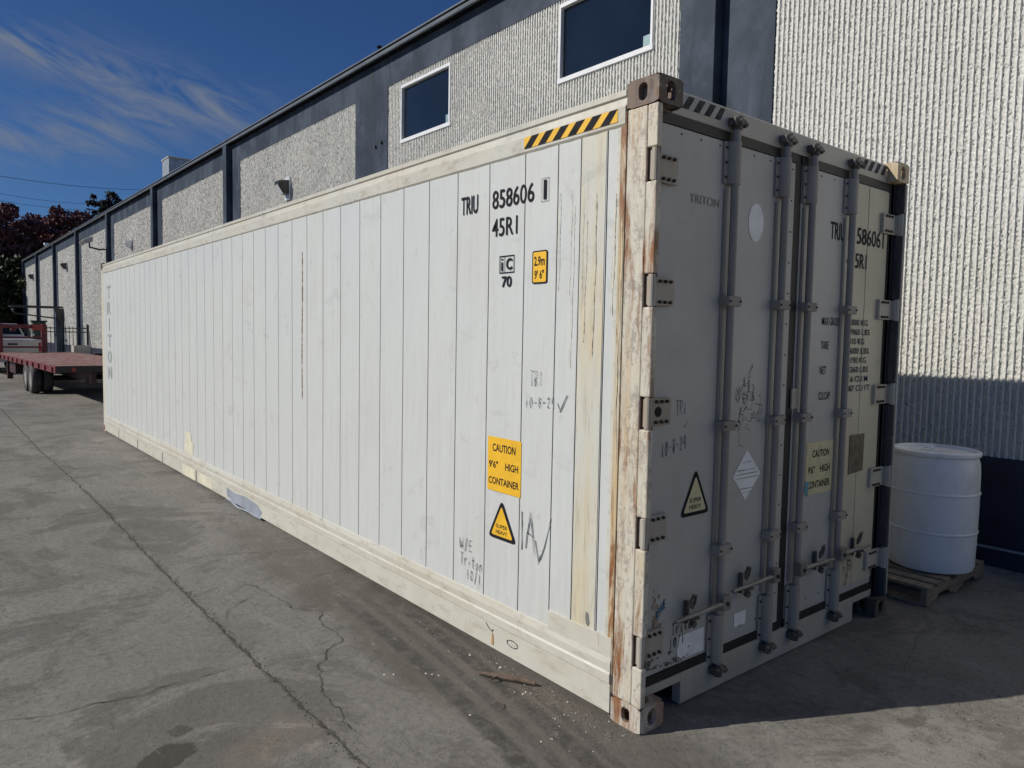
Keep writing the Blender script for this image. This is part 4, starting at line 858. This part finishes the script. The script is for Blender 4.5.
for s in (-1, 1):
    mb = MB(); mb.add([(s*.905, 2.3, 1.48), (s*.905, 4.0, 1.46), (s*.76, 3.65, 1.86), (s*.76, 2.45, 1.86)], [(0, 1, 2, 3)]); o = mb.build('side_window', 'carglass', K); m_ = o.modifiers.new('s', 'SOLIDIFY'); m_.thickness = .03
    MB().box((s*.985, -.012, .85), (s*.86, .03, 1.2)).build('tail_light', 'tail', K, .01)
mb = MB(); mb.box((-.8, -.02, .72), (.8, .0, 1.26), 0); mb.box((-.16, -.03, 1.10), (.16, -.02, 1.17), 1); mb.build('tailgate', ['silver', 'blackmetal'], K, .008)
MB().box((-.95, -.12, .46), (.95, .02, .66)).build('rear_bumper', 'greymetal', K, .03); MB().box((-.2, -.005, .68), (.2, -.025, .8)).build('licence_plate', 'whitelabel', K, .004)
for y in (1.25, 4.68):
    for s in (-1, 1): wheel(K, s*.86, y, .38, .26, -s)

# ------------------------------------------------------------------ GATE AREA
def picketfence(name, label, p0, p1, h, n):
    L_ = math.dist(p0, p1); a = math.atan2(p1[1]-p0[1], p1[0]-p0[0]); t = thing(name, label, 'fence', (*p0, 0), a)
    for x in (0, L_): MB().box((x-.04, -.04, 0), (x+.04, .04, h+.1)).build('post', 'blackmetal', t, .004)
    for z in (h-.12, h-.30, .18): MB().box((.04, -.02, z), (L_-.04, .02, z+.045)).build('rail', 'blackmetal', t, .002)
    for i in range(1, n): x = L_*i/n; MB().box((x-.013, -.0135, .05), (x+.013, .0135, h)).build('picket', 'blackmetal', t)
    return t
picketfence('picket_fence', 'black steel picket fence standing against the warehouse beyond the trailer', (1.75, 38.4), (3.88, 38.4), 1.88, 14)
t = thing('door_canopy', 'dark steel canopy frame reaching out from the warehouse over a side door', 'canopy', (0, 0, 0))
mb = MB(); mb.box((1.45, 45.9, 2.90), (3.86, 46.0, 3.0)); mb.box((1.45, 47.5, 2.90), (3.86, 47.6, 3.0)); mb.box((1.45, 46.0, 2.92), (1.55, 47.5, 2.98)); mb.tube([(1.5, 45.95, 2.92), (1.6, 45.95, 2.55), (3.3, 45.95, 2.35), (3.84, 45.95, 2.3)], .04, 8); mb.build('canopy_frame', 'blackmetal', t, .01)
MB().box((3.50, 45.8, .0), (3.86, 46.3, 2.88)).build('door_enclosure', 'bluewall', t, .02); MB().prism([(3.40, 45.79, 2.88), (3.86, 45.79, 2.88), (3.86, 45.79, 1.6)], (0, -.05, 0)).build('gusset', 'blackmetal', t)
t = thing('picket_gate', 'black steel picket gate left of the dark door enclosure', 'gate', (1.75, 41, 0), PI/2*.9)
t.location = (.9, 38.42, 0); t.rotation_euler = (0, 0, 0)
for x in (0, .76): MB().box((x, -.03, .08), (x+.05, .03, 1.95)).build('stile', 'blackmetal', t, .003)
for z in (.12, 1.0, 1.8): MB().box((.05, -.02, z), (.76, .02, z+.05)).build('rail', 'blackmetal', t, .002)
for i in range(1, 6): MB().box((.05+i*.12, -.0125, .1), (.075+i*.12, .0125, 1.88)).build('picket', 'blackmetal', t)
t = thing('green_cabinet', 'dark green metal cabinet with a flat lid behind the trailer gooseneck', 'cabinet', (1.42, 36.0, 0))
MB().box((0, 0, 0), (.48, .6, 2.03)).build('cabinet_body', 'greenbox', t, .01); MB().box((-.05, -.05, 2.033), (.53, .65, 2.10)).build('lid', 'blackmetal', t, .01); MB().box((.40, -.02, .95), (.44, -.002, 1.1)).build('handle', 'greymetal', t, .003)
t = thing('condenser_unit', 'low beige air conditioner unit beside the wall behind the trailer', 'air conditioner', (2.55, 33.2, 0), .02)
MB().box((0, 0, .05), (.62, .6, 1.05)).build('cabinet', 'hvac', t, .015); MB().tube([(.31, .3, 1.051), (.31, .3, 1.07)], .2, 20).build('fan_grille', 'blackmetal', t); MB().box((-.04, -.04, 0), (.66, .64, .048)).build('base_pad', 'greymetal', t, .004)
mb = MB(); mb.v = []
for i in range(8): mb.box((.06, -.006, .15+i*.1), (.56, -.001, .19+i*.1))
mb.build('louvre', 'greymetal', t)
def bin_(x, y, lb):
    t = thing('waste_bin', lb, 'bin', (x, y, 0)); MB().prism([(0, 0, 0), (.42, 0, 0), (.5, 0, .75), (-.05, 0, .75)], (0, .45, 0)).build('bin_body', 'blackmetal', t, .02); MB().box((-.07, -.03, .752), (.52, .48, .80)).build('lid', 'blackmetal', t, .01)
bin_(3.0, 31.0, 'black bin beside the beige air conditioner, nearer the container'); 
# far fence across the yard end
picketfence('yard_fence', 'low dark fence across the end of the yard in front of the trees', (-26, 58), (3.6, 60), 1.7, 60)

# ------------------------------------------------------------------ TREES
def leafm(name, c1, c2):
    g = G(name); col = g.mix(g.ramp(g.noise(.8, 3), .35, .65), c1, c2); g.b.inputs['Transmission Weight'].default_value = 0
    return g.fin(col, .6, spec=.25)
M['purple'] = leafm('dark_purple_leaves', (.10, .042, .044), (.20, .08, .075)); M['green'] = leafm('dark_green_leaves', (.02, .028, .014), (.04, .052, .024)); M['olive'] = leafm('olive_leaves', (.022, .022, .018), (.04, .036, .026))
def tree(label, x, y, h, rad, mat, seed, zc0=.25, leaf=.2, n=9000, group='trees beyond the warehouse', kind='tree'):
    rg = np.random.default_rng(seed); t = thing('broadleaf_tree', label, kind, (x, y, 0), 0, group)
    tr = MB(); tr.tube([(0, 0, -.1), (.1, 0, h*.2), (0, .1, h*.45), (.1, 0, h*.75)], [h*.028, h*.022, h*.015, h*.004], 10)
    limbs = []
    for k in range(9):
        a = rg.uniform(0, 2*PI); z0 = h*rg.uniform(.2, .55); e = rad*rg.uniform(.5, .85); z1 = min(h*.92, z0+h*rg.uniform(.12, .35)); limbs.append((e*math.cos(a), e*math.sin(a), z1))
        tr.tube([(0, 0, z0), (e*.5*math.cos(a), e*.5*math.sin(a), z0+(z1-z0)*.6), (e*math.cos(a), e*math.sin(a), z1)], [h*.010, h*.006, h*.002], 6)
    tr.build('trunk', 'bark', t, smooth=True)
    # clumps through the crown's volume, ragged outline
    cl = []
    for k in range(int(110)):
        d = rg.normal(0, 1, 3); d /= np.linalg.norm(d); rr = rg.uniform(.15, 1)**.6
        c = np.array([d[0]*rad*rr, d[1]*rad*rr, h*(zc0+(1-zc0)/2)+d[2]*h*(1-zc0)/2*rr]); cl.append((c, rg.uniform(.12, .24)*rad))
    per = n//len(cl); V = []
    for c, s in cl:
        p = rg.normal(0, 1, (per, 3)); p /= np.linalg.norm(p, axis=1)[:, None]; p = c+p*s*(rg.random((per, 1))**.4)*np.array([1.25, 1.25, .8]); p[:, 2] = np.maximum(p[:, 2], .3)
        V.append(p)
    P_ = np.concatenate(V); m = len(P_); a = rg.normal(0, 1, (m, 3)); a /= np.linalg.norm(a, axis=1)[:, None]; b = np.cross(a, rg.normal(0, 1, (m, 3))); b /= np.linalg.norm(b, axis=1)[:, None]
    s = leaf*rg.uniform(.6, 1.3, (m, 1)); Q = np.stack([P_-a*s, P_-b*s*.55, P_+a*s, P_+b*s*.55], 1).reshape(-1, 3)
    me = bpy.data.meshes.new('crown'); me.from_pydata(Q.tolist(), [], np.arange(4*m).reshape(m, 4).tolist()); me.materials.append(M[mat]); me.update(); o = bpy.data.objects.new('crown', me); COL.objects.link(o); o.parent = t
tree('tall dark purple-leaved tree at the left edge beyond the warehouse', 2.0, 70, 12.0, 4.2, 'purple', 1, n=34000)
tree('dark purple-leaved tree right of the tallest one, against the warehouse end', 7.4, 73, 12.3, 3.6, 'purple', 2, n=26000)
tree('dark purple tree out at the far left of the yard', -6.0, 72, 13.0, 4.5, 'purple', 3, n=26000)
tree('thin-crowned dark tree rising behind the purple trees above the roofline', 13.0, 84, 16.2, 2.4, 'olive', 4, .5, n=5000)
tree('small olive tree top showing just above the warehouse roof', 19.2, 88, 15.2, 2.8, 'olive', 5, .5, n=5000)
tree('dark green bushy tree hugging the far corner of the warehouse', 3.3, 65.5, 7.2, 3.2, 'green', 6, .0, n=20000)
tree('dark green bushy tree at the left edge under the purple tree', -2.5, 66, 6.5, 3.4, 'green', 7, .0, n=20000)
tree('dark green bushy tree far left of the yard end', -9.5, 66, 7.0, 4.0, 'green', 8, .0, n=20000)
tree('purple tree farthest out beyond the yard fence', -15, 76, 12.5, 5.0, 'purple', 9, n=20000)
tree('dark green tree behind the yard, between the purple trees', -1.5, 80, 13.0, 5.0, 'green', 10, .1, n=26000)

# ------------------------------------------------------------------ OVERHEAD WIRES
for i, (p0, p1, lb) in enumerate((((4.77, 95.0, 18.07), (21.93, 105.0, 20.38), 'topmost of the overhead wires in the sky at left'), ((4.73, 95.0, 16.2), (18.07, 105.0, 17.99), 'second overhead wire from the top in the sky at left'), ((4.71, 95.0, 15.45), (17.36, 105.0, 17.19), 'lowest of the overhead wires just above the purple trees'))):
    a, b = Vector(p0), Vector(p1); d = b-a; pts = [a+d*t+Vector((0, 0, .35*((t-.5)**2*4-1))) for t in np.linspace(-2, 3, 40)]
    o = MB().tube(pts, .02 if i else .026, 6).build('overhead_wire', 'wire'); tag(o, lb, 'wire', 'overhead wires')
